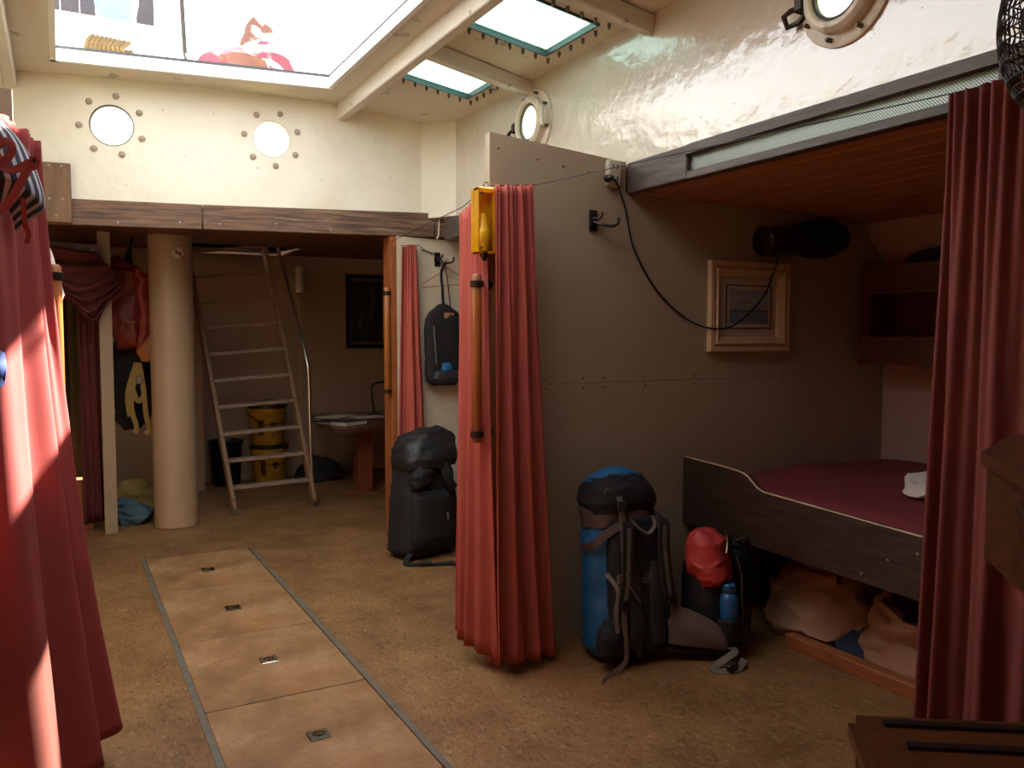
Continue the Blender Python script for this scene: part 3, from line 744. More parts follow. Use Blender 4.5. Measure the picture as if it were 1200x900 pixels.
# ================================================================== THINGS
# ---- bilge hatch covers with flush ring pulls
LATCH = [(244, 668), (273, 713), (315, 774), (373, 862), None]
HLAB = ['farthest of the tan floor hatch covers, nearest the column', 'second floor hatch cover from the column', 'third floor hatch cover from the column, with the bright latch', 'fourth floor hatch cover from the column, with an orange stain', 'fifth floor hatch cover, closest to the viewer']
for i in range(5):
    y1, y0 = HY[i], HY[i + 1]
    t = thing('hatch_cover', HLAB[i], 'hatch cover', ((HX0 + HX1) / 2, (y0 + y1) / 2, -0.03), 'floor hatch covers')
    MB().box(HX0 + 0.004, HX1 - 0.004, y0 + 0.004, y1 - 0.004, -0.03, 0.0015, 0.002).build('panel', hatchM, t)
    lc = at(*LATCH[i], Z=0) if LATCH[i] else V((0.77, 2.0, 0))
    x, y = lc.x, lc.y
    lm = MB(); lm.box(x - 0.038, x + 0.038, y - 0.038, y + 0.038, 0.001, 0.007, 0.003)
    l = lm.build('latch', chrome if i == 2 else steel if i == 3 else iron, t)
    rg = MB(); rg.tube([(x + 0.02 * math.cos(a * PI / 8), y + 0.015 * math.sin(a * PI / 8), 0.008) for a in range(16)], 0.0035, 6, closed=True)
    rg.box(x - 0.004, x + 0.004, y - 0.02, y + 0.02, 0.006, 0.012); rg.build('ring_pull', brass, l, True)
    for a in (-1, 1):
        for b in (-1, 1): link_mesh('screw', scm, l, (x + a * 0.030, y + b * 0.030, 0.0065))

# ---- column
c = V((0.748, 6.66, 0)); t = thing('column', 'thick round cream painted column left of the ladder', 'column', c)
MB().lathe([(0.0, 0.158), (0.01, 0.156), (zdeck(6.6) + 0.012, 0.156)], c, (0, 0, 1), 48).build('shaft', colpaint, t, True)
MB().lathe([(0, 0.162), (0.008, 0.16), (0.012, 0.157)], c, (0, 0, 1), 48).build('base_weld', mat('rusty_weld', '#7a5238', 0.8, var=0.3, vs_=30), t, True)
sa = math.atan2(-6.66, -0.748) + 0.35; sr = 0.055
def signf(u, v):
    x, y = u * 2 - 1, v * 2 - 1; r = math.hypot(x, y); pale = (0.62, 0.5, 0.4); ink = (0.06, 0.03, 0.02)
    if 0.80 < r <= 0.99: return ink
    if r < 0.8 and abs(x + y) < 0.13: return ink
    if abs(y + 0.05) < 0.1 and -0.45 < x < 0.5: return (0.2, 0.12, 0.08)
    return pale
bm = MB(); bmm = bm.bm; cl = bmm.verts.layers.float_color.new('Col'); nr, na = 10, 40; g = []
for k in range(nr + 1):
    g.append([])
    for m in range(na):
        r = sr * k / nr; a = 2 * PI * m / na; u, v = r * math.cos(a), r * math.sin(a)
        ang = sa + u / 0.158; vv = bmm.verts.new(V((c.x + 0.1585 * math.cos(ang), c.y + 0.1585 * math.sin(ang), 2.075 + v)))
        vv[cl] = list(signf(0.5 + u / sr / 2, 0.5 + v / sr / 2)) + [1]; g[-1].append(vv)
for k in range(nr):
    for m in range(na):
        try: bmm.faces.new((g[k][m], g[k][(m + 1) % na], g[k + 1][(m + 1) % na], g[k + 1][m]))
        except ValueError: pass
vcol = attr_mat('printed_colour', 0.6)
tag(bm.build('prohibition_sign', vcol, t), 'small round prohibition sign with a diagonal bar')

# ---- ladder
LB = [V((1.215, 6.85, 0)), V((1.885, 6.885, 0))]; LT = [V((0.955, 7.42, 2.27)), V((1.61, 7.50, 2.36))]
t = thing('ship_ladder', 'steep wooden ship ladder with grey treads beside the column', 'ladder', (1.55, 6.87, 0))
for b, tp in zip(LB, LT):
    MB().bar(b, tp, 0.085, 0.034, up=(1, 0.05, 0), bev=0.004).build('stringer', ladwood, t)
for k in range(10):
    f = (0.21 + 0.218 * k) / 2.27
    a = LB[0].lerp(LT[0], f); b = LB[1].lerp(LT[1], f); d = (b - a).normalized()
    MB().bar(a + d * 0.017, b - d * 0.017, 0.095, 0.026, bev=0.004).build('tread', treadwood, t)
for b in LB:
    MB().box(b.x - 0.022, b.x + 0.022, b.y - 0.05, b.y - 0.035, 0.0, 0.05, 0.002).build('foot_bracket', steel, t)
MB().tube(smooth_path([(1.685, 7.55, 2.62), at(325, 288, Y=7.42), at(345, 365, Y=7.12), at(359, 420, Y=6.93), at(362, 450, Y=6.90), at(364, 520, Y=6.89), (1.885, 6.93, 0.02)], 40), 0.015, 10).build('handrail', chrome, t, True)

# ---- curtains
t = thing('curtain', 'big sunlit red curtain gathered at the left edge', 'curtain', (-0.1, 2.6, 0), 'red bunk curtains')
curtain('cloth', curtp, t, top=[(-0.055, 3.1, 2.08), (-0.075, 2.98, 2.08), (-0.15, 2.72, 2.08), (-0.42, 2.5, 2.08)], mid=[(-0.03, 3.12, 1.2), (-0.07, 2.95, 1.2), (-0.14, 2.65, 1.2), (-0.40, 2.35, 1.2)],
        bot=[(0.155, 3.12, 0.145), (0.06, 2.82, 0.13), (-0.06, 2.45, 0.12), (-0.35, 2.05, 0.12)], ft=11, fb=3.6, at_=0.014, ab=0.040, nu=190, nv=60, seed=2.2, hem=0.03)
t = thing('curtain', 'tall red curtain hanging against the edge of the beige partition', 'curtain', (1.75, 3.05, 0), 'red bunk curtains')
curtain('cloth', curt, t, top=[(1.612, 3.045, 2.085), (1.72, 3.05, 2.095), (1.808, 3.06, 2.105)], mid=[(1.585, 3.0, 1.1), (1.74, 3.02, 1.1), (1.85, 3.06, 1.1)],
        bot=[(1.575, 2.965, 0.075), (1.75, 2.98, 0.05), (1.90, 3.03, 0.02)], ft=9, fb=3.4, at_=0.010, ab=0.026, nu=170, nv=50, seed=1.1, hem=0.02)
t = thing('curtain', 'narrow red curtain on the far side of the wooden rod and yellow torch', 'curtain', (1.6, 3.3, 0), 'red bunk curtains')
curtain('cloth', curt, t, top=[(1.60, 3.36, 2.00), (1.605, 3.22, 2.05), (1.60, 3.10, 2.08)], bot=[(1.545, 3.32, 0.10), (1.555, 3.17, 0.07), (1.60, 2.99, 0.05)], ft=6, fb=3.4, at_=0.008, ab=0.015, nu=110, nv=40, seed=4.4, hem=0.02)
t = thing('curtain', 'red curtain beside the table, behind the black backpack', 'curtain', (2.2, 5.38, 0), 'red bunk curtains')
curtain('cloth', curt, t, top=[(2.13, 5.42, 2.085), (2.19, 5.40, 2.10), (2.23, 5.40, 2.10)], bot=[(2.06, 5.38, 0.04), (2.17, 5.33, 0.04), (2.31, 5.37, 0.04)], ft=7, fb=3.0, at_=0.010, ab=0.022, nu=110, nv=36, seed=6.1)
t = thing('curtain', 'dark red curtain at the right edge in front of the bunk', 'curtain', (2.4, 1.35, 0), 'red bunk curtains')
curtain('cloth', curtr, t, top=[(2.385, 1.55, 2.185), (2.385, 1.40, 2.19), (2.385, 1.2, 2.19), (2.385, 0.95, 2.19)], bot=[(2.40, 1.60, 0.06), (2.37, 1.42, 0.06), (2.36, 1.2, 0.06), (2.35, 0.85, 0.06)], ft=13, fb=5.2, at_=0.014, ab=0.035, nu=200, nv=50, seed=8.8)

# curtain wires
def wire(lab, pts, r=0.0022, m=cordblk, name='curtain_wire', cat='wire'):
    o = MB().tube(pts, r, 6).build(name, m, None, True); return tag(o, lab, cat)
wire('thin curtain wire stretched from the partition curtain to the right curtain', [(1.60, 3.06, 2.085), (1.82, 3.055, 2.108), (2.40, 1.5, 2.190), (2.41, 0.9, 2.2)])
wire('thin curtain wire running aft from the yellow torch', [(1.60, 3.10, 2.085), (1.615, 3.36, 2.04), (2.06, 5.5, 2.12)])
wire('thin curtain wire above the black hanging bag', [(2.12, 5.43, 2.095), (2.25, 5.41, 2.105), (2.37, 5.44, 2.04)], name='curtain_wire')

# ---- wooden grab rods
def grab_rod(lab, p0, p1, back, r=0.022):
    p0, p1 = V(p0), V(p1); t = thing('grab_rod', lab, 'grab rod', p0, 'varnished grab rods')
    MB().lathe([(0, r * 0.7), (0.01, r), ((p1 - p0).length - 0.01, r), ((p1 - p0).length, r * 0.7)], p0, p1 - p0, 16).build('rod', rodwood, t, True)
    d = (p1 - p0).normalized()
    for f in (0.035, (p1 - p0).length - 0.04):
        q = p0 + d * f; mb = MB(); mb.lathe([(-0.014, r + 0.002), (-0.012, r + 0.007), (0.012, r + 0.007), (0.014, r + 0.002)], q, d, 16)
        mb.cyl(q, q + V(back), 0.009); mb.lathe([(-0.006, 0.022), (0.002, 0.022)], q + V(back), V(back), 12); mb.build('bracket', iron, t, True)
    return t
grab_rod('long varnished wooden grab rod hanging below the yellow torch', (1.548, 3.085, 1.0), (1.548, 3.085, 1.715), (0.085, 0.06, 0.0))
grab_rod('varnished wooden grab rod on the wooden panel edge left of the far red curtain', (2.028, 5.46, 1.03), (2.028, 5.46, 1.80), (0.03, 0.02, 0.0), 0.024)
grab_rod('sunlit wooden grab rod behind the left curtain', (-0.012, 3.30, 0.95), (-0.012, 3.30, 1.705), (-0.1, -0.07, 0.0), 0.024)

# ---- yellow torch in its holder
b = V((1.575, 3.075, 1.80)); t = thing('torch', 'yellow emergency torch in an amber holder above the grab rod', 'torch', b)
h = MB(); h.box(1.535, 1.617, 3.085, 3.12, 1.80, 2.075, 0.008); h.build('holder_back', yellowclear, t)
h = MB(); h.box(1.535, 1.543, 3.045, 3.09, 1.80, 2.075, 0.003); h.box(1.609, 1.617, 3.045, 3.09, 1.80, 2.075, 0.003); h.box(1.535, 1.617, 3.045, 3.09, 1.80, 1.81, 0.003); h.box(1.535, 1.617, 3.045, 3.09, 2.06, 2.075, 0.003)
h.build('holder_rim', yellowclear, t)
MB().lathe([(0, 0.022), (0.03, 0.026), (0.045, 0.030), (0.085, 0.030), (0.10, 0.021), (0.15, 0.0195), (0.155, 0.0195)], (1.566, 3.06, 1.812), (0, 0, 1), 20).build('torch_body', yellowplastic, t, True)
MB().lathe([(-0.03, 0.006), (-0.012, 0.014), (0.0, 0.018), (0.004, 0.018)], (1.57, 3.06, 1.80), (0, 0, 1), 14).build('switch', blackplastic, t, True)
for z in (1.825, 2.05): link_mesh('screw', bolt_mesh('screw', 0.007, 0.005, steel), t, (1.55, 3.045, z), (PI / 2, 0, 0))
MB().tube([(1.60 + 0.012 * math.cos(a * PI / 6), 3.10, 2.095 + 0.012 * math.sin(a * PI / 6)) for a in range(12)], 0.003, 6, closed=True).build('eye_ring', steel, t, True)

# ---- socket, hook, cord, black lamp, framed picture on the partition
p = at(716, 204, Y=3.2); x, z = p.x, p.z; t = thing('wall_socket', 'ivory wall socket at the top of the beige partition', 'socket', (x, 3.2, z - 0.06))
s_ = MB(); s_.box(x - 0.042, x + 0.042, 3.165, 3.2, z - 0.065, z + 0.065, 0.018, seg=3); s_.build('cover', outletm, t, True)
for zz in (0.028, -0.028):
    for xx in (-0.0115, 0.0115): MB().box(x + xx - 0.0025, x + xx + 0.0025, 3.162, 3.166, z + zz - 0.01, z + zz + 0.01).build('slot', blackplastic, t)
def wall_hook(lab, x, y, z, d=1):
    t = thing('coat_hook', lab, 'hook', (x, y, z - 0.05))
    MB().box(x - 0.022, x + 0.022, y - 0.014, y, z - 0.05, z + 0.05, 0.006, seg=2).build('plate', iron, t, True)
    MB().tube(smooth_path([(x, y - 0.012, z - 0.005), (x + 0.02, y - 0.045, z - 0.02), (x + 0.065, y - 0.07, z - 0.028), (x + 0.095, y - 0.075, z - 0.015), (x + 0.098, y - 0.075, z + 0.015)], 16), 0.007, 8).build('long_hook', iron, t, True)
    MB().tube(smooth_path([(x, y - 0.012, z + 0.01), (x + 0.02, y - 0.04, z + 0.012), (x + 0.028, y - 0.045, z + 0.035)], 10), 0.006, 8).build('short_hook', iron, t, True)
    MB().tube(smooth_path([(x, y - 0.012, z - 0.01), (x - 0.03, y - 0.035, z - 0.018), (x - 0.034, y - 0.04, z + 0.005)], 10), 0.006, 8).build('short_hook', iron, t, True)
p = at(694, 259, Y=3.2); wall_hook('dark double coat hook on the beige partition below the socket', p.x, 3.2, p.z)
t = thing('power_cord', 'black power cord looping from the wall socket past the framed picture', 'cord', at(713, 210, Y=3.15))
cp = [at(714, 210, Y=3.15), at(722, 213, Y=3.16), at(733, 245, Y=3.17), at(743, 292, Y=3.185), at(770, 341, Y=3.19), at(805, 374, Y=3.185), at(835, 385, Y=3.165), at(862, 380, Y=3.16), at(893, 350, Y=3.16), at(907, 318, Y=3.165), at(914, 292, Y=3.17)]
MB().tube(smooth_path(cp, 70), 0.005, 8).build('cable', cordblk, t, True)
p = at(713, 209, Y=3.15); MB().lathe([(0, 0.010), (0.012, 0.017), (0.04, 0.019), (0.045, 0.01)], (p.x, 3.122, p.z), (0, 1, 0), 12).build('plug', blackplastic, t, True)
a, b = at(893, 283, Y=3.13), at(987, 279, Y=3.13); t = thing('wall_lamp', 'black cylindrical wall lamp above the framed picture', 'lamp', (a.x, 3.15, a.z - 0.1))
ax = (b - a); ax.y = 0; ln = ax.length
MB().lathe([(0.0, 0.06), (0.006, 0.078), (ln * 0.35, 0.082), (ln * 0.37, 0.076), (ln * 0.42, 0.076)], a, ax, 28).build('base_cylinder', blackplastic, t, True)
MB().lathe([(ln * 0.41, 0.075), (ln * 0.55, 0.095), (ln * 0.75, 0.10), (ln * 0.92, 0.082), (ln * 0.97, 0.055), (ln, 0.03)], a + V((0, -0.01, 0)), ax, 28).build('bulb_hood', blackfab, t, True)
cg = MB()
for k in range(8):
    an = 2 * PI * k / 8; q = V((1, 0, 0)); ux = ax.normalized(); n1 = V((0, 1, 0)); n2 = ux.cross(n1)
    cg.tube([a + V((0, -0.01, 0)) + ux * (ln * f) + (n1 * math.cos(an) + n2 * math.sin(an)) * r for f, r in ((0.4, 0.08), (0.55, 0.10), (0.75, 0.105), (0.92, 0.087), (0.98, 0.055))], 0.004, 6)
cg.build('guard_ribs', blackplastic, t, True)
MB().box(a.x + ln * 0.1, a.x + ln * 0.3, 3.16, 3.2, a.z - 0.05, a.z + 0.05, 0.004).build('wall_bracket', blackplastic, t)

TL, BR = at(829, 305, Y=3.2), at(919, 411, Y=3.2); fx0, fx1, fz0, fz1 = TL.x, BR.x, BR.z, TL.z
t = thing('framed_picture', 'pale wood framed seascape hanging on the beige partition', 'picture', ((fx0 + fx1) / 2, 3.19, fz0))
W = 0.085
for k, (quad) in enumerate(([(fx0, fz0), (fx1, fz0), (fx1 - W, fz0 + W), (fx0 + W, fz0 + W)], [(fx1, fz0), (fx1, fz1), (fx1 - W, fz1 - W), (fx1 - W, fz0 + W)], [(fx1, fz1), (fx0, fz1), (fx0 + W, fz1 - W), (fx1 - W, fz1 - W)], [(fx0, fz1), (fx0, fz0), (fx0 + W, fz0 + W), (fx0 + W, fz1 - W)])):
    mb = MB(); o0, o1, i1, i0 = quad
    def L2(p, q, f): return (p[0] + (q[0] - p[0]) * f, p[1] + (q[1] - p[1]) * f)
    prof = [(0.0, 3.165), (0.28, 3.165), (0.33, 3.176), (0.42, 3.176), (0.5, 3.160), (0.9, 3.178), (1.0, 3.19), (1.0, 3.198), (0.0, 3.198)]
    A = [mb.bm.verts.new(V((L2(o0, i0, f)[0], y, L2(o0, i0, f)[1]))) for f, y in prof]; B = [mb.bm.verts.new(V((L2(o1, i1, f)[0], y, L2(o1, i1, f)[1]))) for f, y in prof]
    mb.skin([A, B], True, True); mb.build('frame_side', frameM, t)
MB().box(fx0 + W, fx1 - W, 3.188, 3.194, fz0 + W, fz1 - W).build('mount_board', matboard, t)
mb = MB(); e = W + 0.035
for (x0, x1, z0, z1) in ((fx0 + e, fx1 - e, fz0 + e, fz0 + e + 0.006), (fx0 + e, fx1 - e, fz1 - e - 0.006, fz1 - e), (fx0 + e, fx0 + e + 0.006, fz0 + e, fz1 - e), (fx1 - e - 0.006, fx1 - e, fz0 + e, fz1 - e)): mb.box(x0, x1, 3.184, 3.189, z0, z1)
mb.build('inner_fillet', mat('fillet_brown', '#5a4032', 0.5), t)
def seascape(u, v):
    n = noise.noise(V((u * 7, v * 7, 0))); n2 = noise.noise(V((u * 18, v * 30, 2)))
    ridge = 0.42 + 0.36 * max(0, 1 - abs(u - 0.38) * 2.0) + 0.05 * noise.noise(V((u * 10, 3, 0)))
    if v > ridge: c = (0.30, 0.32, 0.38)
    elif v > 0.40: c = (0.30 + 0.12 * n + 0.08 * n2, 0.27 + 0.11 * n + 0.08 * n2, 0.27 + 0.10 * n + 0.08 * n2)
    elif v > 0.36: c = (0.10, 0.10, 0.12)
    else: s = 0.5 + 0.5 * n2; c = (0.08 + 0.12 * s, 0.12 + 0.14 * s, 0.17 + 0.16 * s)
    return [max(0.01, q) for q in c]
e2 = W + 0.06
painted('print', fx1 - fx0 - 2 * e2, fz1 - fz0 - 2 * e2, 60, 60, seascape, T(((fx0 + fx1) / 2, 3.186, fz0 + e2)), t, vcol)

# ---- bunk: board, mattress, sheet, cloth, sill, wall cabinet
t = thing('bunk_bed', 'dark stained wooden bunk with a curved front board', 'bed', (3.5, 2.0, 0.0))
pf = []
top = [(3.195, 0.835), (2.92, 0.822), (2.80, 0.812), (2.755, 0.80), (2.72, 0.775), (2.69, 0.752), (2.65, 0.740), (2.56, 0.735), (1.8, 0.700), (0.6, 0.66)]
bot_ = [(0.6, 0.43), (1.8, 0.458), (3.195, 0.492)]
poly = [(y, z) for y, z in top + bot_]
Mx = Matrix(((0, 0, 1, 0), (1, 0, 0, 0), (0, 1, 0, 0), (0, 0, 0, 1)))
MB().prism(poly, 2.79, 2.825, Mx).build('front_board', bunkwood, t)
e = MB(); e.tube([V((2.795, y, z - 0.002)) for y, z in smooth_path([(a_[0], a_[1], 0) for a_ in top], 50) for _ in [0]] if False else [V((2.797, q.x, q.y)) for q in smooth_path([(a_[0], a_[1], 0) for a_ in top], 60)], 0.006, 6); e.build('worn_edge', edgewood, t, True)
MB().box(2.825, 4.35, 0.62, 3.195, 0.50, 0.56).build('bunk_base', bunkwood, t)
for y in (0.7, 1.9, 3.1): MB().box(3.05, 3.11, y, y + 0.06, 0.0, 0.50).build('leg', bunkwood, t)
for px, py in ((850, 640), (1040, 657), (1009, 678), (1075, 650)):
    p = at(px, py, X=2.79); link_mesh('screw', bolt_mesh('screw', 0.008, 0.004, steel), t, (2.79, p.y, min(max(p.z, 0.5), 0.7)), (0, -PI / 2, 0))
mb = MB(); nx, ny = 40, 60; g = []
for i in range(nx + 1):
    g.append([])
    for j in range(ny + 1):
        u, v = i / nx, j / ny; x = 2.83 + u * 1.52; y = 0.65 + v * 2.54
        ed = min(u, 1 - u, v, 1 - v); z = 0.735 - 0.09 * math.exp(-ed * 45) + 0.03 * math.sin(PI * u) + 0.012 * noise.noise(V((x * 3, y * 3, 0))) + 0.006 * noise.noise(V((x * 9, y * 9, 4)))
        g[-1].append(mb.bm.verts.new(V((x, y, z))))
for a, b in zip(g[:-1], g[1:]):
    for j in range(ny): mb.bm.faces.new((a[j], b[j], b[j + 1], a[j + 1]))
bt = [[mb.bm.verts.new(V((2.83 + u * 1.52, 0.65 + v * 2.54, 0.561))) for v in (0, 1)] for u in (0, 1)]
mb.bm.faces.new([g[i][0] for i in range(nx + 1)][::-1] + [bt[0][0], bt[1][0]]); mb.bm.faces.new([g[i][ny] for i in range(nx + 1)] + [bt[1][1], bt[0][1]])
mb.bm.faces.new([g[0][j] for j in range(ny + 1)] + [bt[0][1], bt[0][0]]); mb.bm.faces.new([g[nx][j] for j in range(ny + 1)][::-1] + [bt[1][0], bt[1][1]])
mb.bm.faces.new((bt[0][0], bt[0][1], bt[1][1], bt[1][0]))
tag(mb.build('mattress', maroon, None, True, 60), 'maroon covered mattress lying in the dark wooden bunk', 'mattress')
wc = at(1085, 578, Z=0.77)
mb = MB(); mb.soft([(0, 0, 0, 0.14, 0.10, 2), (0.02, 0, 0, 0.20, 0.15, 2.4), (0.06, 0.01, 0.01, 0.18, 0.13, 2.2), (0.085, 0.02, 0, 0.10, 0.08, 2), (0.095, 0.02, 0, 0.01, 0.01, 2)], T((3.36, 2.16, 0.752)) @ Rz(0.4), wr=0.03, fr=9, seed=3)
tag(mb.build('pillow', whitecloth, None, True, None), 'crumpled white pillow on the maroon mattress', 'pillow')
struct(MB().box(2.935, 3.0, 0.3, 2.64, 0.0, 0.06, 0.004).build('baseboard_bunk', sillwood), 'low wooden sill along the floor under the bunk')
t = thing('wall_cabinet', 'dark red open wooden wall cabinet over the far side of the bunk', 'cabinet', (4.22, 2.7, 1.30))
cy0, cy1 = 2.2, 3.13
MB().box(4.33, 4.355, cy0, cy1, 1.30, 1.86).build('back_panel', redwood, t)
MB().box(4.08, 4.33, cy1 - 0.03, cy1, 1.31, 1.84, 0.003).build('side_panel', redwood, t)
MB().box(4.08, 4.33, cy0, cy0 + 0.03, 1.31, 1.84, 0.003).build('side_panel', redwood, t)
MB().box(4.06, 4.33, cy0 + 0.03, cy1 - 0.03, 1.30, 1.325).build('shelf', redwood, t)
MB().box(4.05, 4.08, cy0 - 0.01, cy1 + 0.01, 1.295, 1.455, 0.004).build('lower_rail', redwood, t)
MB().box(4.06, 4.085, cy0, cy1, 1.70, 1.855, 0.004).build('upper_rail', redwood, t)
MB().box(4.045, 4.06, cy0, cy1, 1.69, 1.712, 0.003).build('moulding', redwood, t)
MB().box(4.10, 4.33, 2.66, 2.685, 1.325, 1.84).build('divider', redwood, t)
mb = MB(); mb.soft([(0, 0, 0, 0.09, 0.34, 3), (0.03, 0, 0, 0.1, 0.36, 2.5), (0.07, 0, 0, 0.07, 0.28, 2), (0.08, 0, 0, 0.01, 0.02, 2)], T((4.2, 2.6, 1.856)), wr=0.01)
tag(mb.build('dark_bundle', blackfab, None, True, None), 'black cloth bundle lying on top of the red wall cabinet', 'bundle')

# ---- sacks and cloth under the bunk
mb = MB(); mb.soft([(0.0, 0, 0, 0.24, 0.24, 3), (0.05, 0, 0, 0.29, 0.28, 2.8), (0.2, 0.0, 0, 0.28, 0.27, 2.6), (0.33, 0.02, 0.02, 0.22, 0.22, 2.4), (0.40, 0.03, 0.03, 0.12, 0.14, 2), (0.42, 0.03, 0.03, 0.01, 0.01, 2)], T((3.30, 2.66, 0.002)), wr=0.06, fr=5.5, seed=1, seg=44, rings=44)
tag(mb.build('canvas_sack', canvas, None, True, None), 'full tan canvas sack under the bunk behind the small red backpack', 'sack', 'tan canvas sacks')
t = thing('canvas_sack', 'open tan canvas sack slumped under the bunk near the right curtain', 'sack', (3.36, 1.98, 0), 'tan canvas sacks')
mb = MB(); mb.soft([(0.0, 0, 0, 0.24, 0.30, 3), (0.05, 0, 0, 0.30, 0.36, 2.8), (0.17, 0, 0, 0.28, 0.34, 2.5), (0.27, 0.0, 0.0, 0.26, 0.30, 2.3), (0.36, -0.03, 0.0, 0.24, 0.27, 2.3), (0.415, -0.04, 0, 0.22, 0.25, 2.2), (0.40, -0.03, 0, 0.20, 0.22, 2.2), (0.30, 0.0, 0, 0.15, 0.17, 2.2)], T((3.31, 2.04, 0.002)) @ Rx(0.0) @ Ry(-0.10) @ Matrix.Diagonal((1, 1, 0.82, 1)), wr=0.06, fr=5.5, seed=9, seg=48, rings=56)
mb.build('bag_body', canvas, t, True, None)
mb = MB(); mb.soft([(0.0, 0, 0, 0.262, 0.297, 2.3), (0.03, 0, 0, 0.268, 0.303, 2.3), (0.06, 0, 0, 0.262, 0.292, 2.3)], T((3.31, 2.04, 0.002)) @ Ry(-0.10) @ Matrix.Diagonal((1, 1, 0.82, 1)) @ T((-0.005, 0, 0.285)), wr=0.05, fr=4.5, seed=9, seg=48, rings=10, caps=False)
mb.build('stitched_hem', mat('tan_hem', '#96705a', 0.8, var=0.1, bump=0.3, bs=200), t, True, None)
mb = MB(); mb.soft([(0.0, 0, 0, 0.17, 0.14, 2.2), (0.05, 0, 0, 0.18, 0.15, 2.2), (0.11, 0, 0, 0.11, 0.10, 2), (0.13, 0, 0, 0.01, 0.01, 2)], T((3.21, 2.385, 0.002)) @ Rz(0.3), wr=0.04, fr=7, seed=5)
tag(mb.build('folded_cloth', navy, None, True, None), 'navy blue cloth lying between the two canvas sacks', 'cloth')
# ---- text helper: flat lettering as mesh
def text_mesh(txt, size, M_, name, m, parent, ext=0.0006):
    cu = bpy.data.curves.new('txt', 'FONT'); cu.body = txt; cu.size = size; cu.align_x = 'CENTER'; cu.extrude = ext
    o = bpy.data.objects.new('txt', cu); COL.objects.link(o); bpy.context.view_layer.update()
    me = bpy.data.meshes.new_from_object(o.evaluated_get(bpy.context.evaluated_depsgraph_get())); bpy.data.objects.remove(o)
    me.transform(T(-off_of(parent)) @ M_); me.materials.clear(); me.materials.append(m); me.name = name
    q = bpy.data.objects.new(name, me); COL.objects.link(q); q.parent = parent; OFF[q.name] = off_of(parent); return q

# ---- big blue trekking backpack (harness side to the viewer)
B0 = V((2.21, 2.93, 0)); MBp = T(B0) @ Rz(-0.12) @ Rx(-0.10)
t = thing('backpack', 'large blue and black trekking backpack leaning on the beige partition', 'backpack', B0)
def P(x, y, z): return MBp @ V((x, y, z))
MB().soft([(0.012, 0, 0, 0.02, 0.02, 2.5), (0.012, 0, 0, 0.13, 0.09, 2.8), (0.06, 0, 0, 0.175, 0.125, 2.8), (0.25, 0, 0, 0.18, 0.125, 2.8), (0.45, 0, 0, 0.165, 0.12, 2.8), (0.63, 0, 0.005, 0.155, 0.115, 2.6), (0.66, 0, 0.005, 0.08, 0.06, 2.4)], MBp, wr=0.014, fr=8, seed=2, seg=40, rings=40).build('body', bluefab, t, True, None)
MB().soft([(0.60, 0, 0, 0.162, 0.125, 2.8), (0.67, 0, 0, 0.168, 0.13, 2.7), (0.685, 0, 0, 0.166, 0.13, 2.7)], MBp, wr=0.012, fr=9, seed=3, seg=40, rings=16, caps=False).build('lid_band', taupe, t, True, None)
ld = MB().soft([(0.655, 0, 0, 0.165, 0.13, 2.7), (0.70, 0, 0, 0.18, 0.14, 2.7), (0.77, 0, 0, 0.164, 0.13, 2.6), (0.82, 0, 0.0, 0.125, 0.10, 2.4), (0.85, 0, 0.0, 0.05, 0.05, 2.2), (0.852, 0, 0, 0.004, 0.004, 2)], MBp, wr=0.014, fr=8, seed=6, seg=40, rings=26).build('lid', blackfab, t, True, None)
MB().soft([(0.802, 0, 0.004, 0.139, 0.115, 2.5), (0.822, 0, 0.004, 0.122, 0.10, 2.4), (0.852, 0, 0.0, 0.05, 0.05, 2.2), (0.858, 0, 0, 0.004, 0.004, 2)], MBp, wr=0.012, fr=8, seed=6, seg=40, rings=14).build('lid_top_panel', bluefab, ld, True, None)
MB().soft([(0.04, 0.035, -0.095, 0.155, 0.065, 3.6), (0.2, 0.035, -0.095, 0.158, 0.068, 3.6), (0.45, 0.03, -0.09, 0.145, 0.065, 3.4), (0.63, 0.03, -0.085, 0.135, 0.055, 3)], MBp, wr=0.006, fr=10, seed=4).build('back_panel', blackfab2, t, True, None)
for sx in (-0.01, 0.10):
    MB().soft([(0.07, sx, -0.15, 0.035, 0.02, 2.5), (0.12, sx, -0.155, 0.042, 0.022, 2.5), (0.36, sx * 1.0, -0.152, 0.04, 0.022, 2.5), (0.44, sx, -0.145, 0.025, 0.014, 2.3)], MBp, wr=0.004, fr=12).build('back_pad', greyfab, t, True, None)
for sx, dx in ((-0.05, -0.035), (0.135, 0.03)):
    sp = smooth_path([P(sx + 0.02, -0.10, 0.63), P(sx + 0.01, -0.165, 0.61), P(sx, -0.175, 0.50), P(sx + dx * 0.3, -0.175, 0.36), P(sx + dx, -0.165, 0.23), P(sx + dx * 1.2, -0.14, 0.13)], 26)
    st = MB().ribbon(sp, 0.058, 0.016, lambda i: (0, -1, 0.2)).build('shoulder_strap', greyfab, t, True, 35)
    MB().ribbon([q + V((0.0, -0.011, 0)) for q in sp[6:]], 0.018, 0.003, (0, -1, 0.2)).build('webbing', webbing, st, True, 35)
    q = P(sx + dx * 0.9, -0.19, 0.27); MB().box(-0.018, 0.018, -0.006, 0.006, -0.02, 0.02, 0.003, T(q) @ Rz(-0.12)).build('buckle', blackplastic, st)
cs = MB().ribbon([P(-0.065, -0.145, 0.735), P(-0.062, -0.158, 0.70), P(-0.065, -0.168, 0.62), P(-0.067, -0.172, 0.54), P(-0.066, -0.172, 0.47)], 0.026, 0.004, (0, -1, 0)).build('lid_strap', webbing, t, True, 35)
MB().box(-0.085, -0.045, -0.172, -0.158, 0.675, 0.72, 0.004, MBp).build('buckle', greyfab, cs)
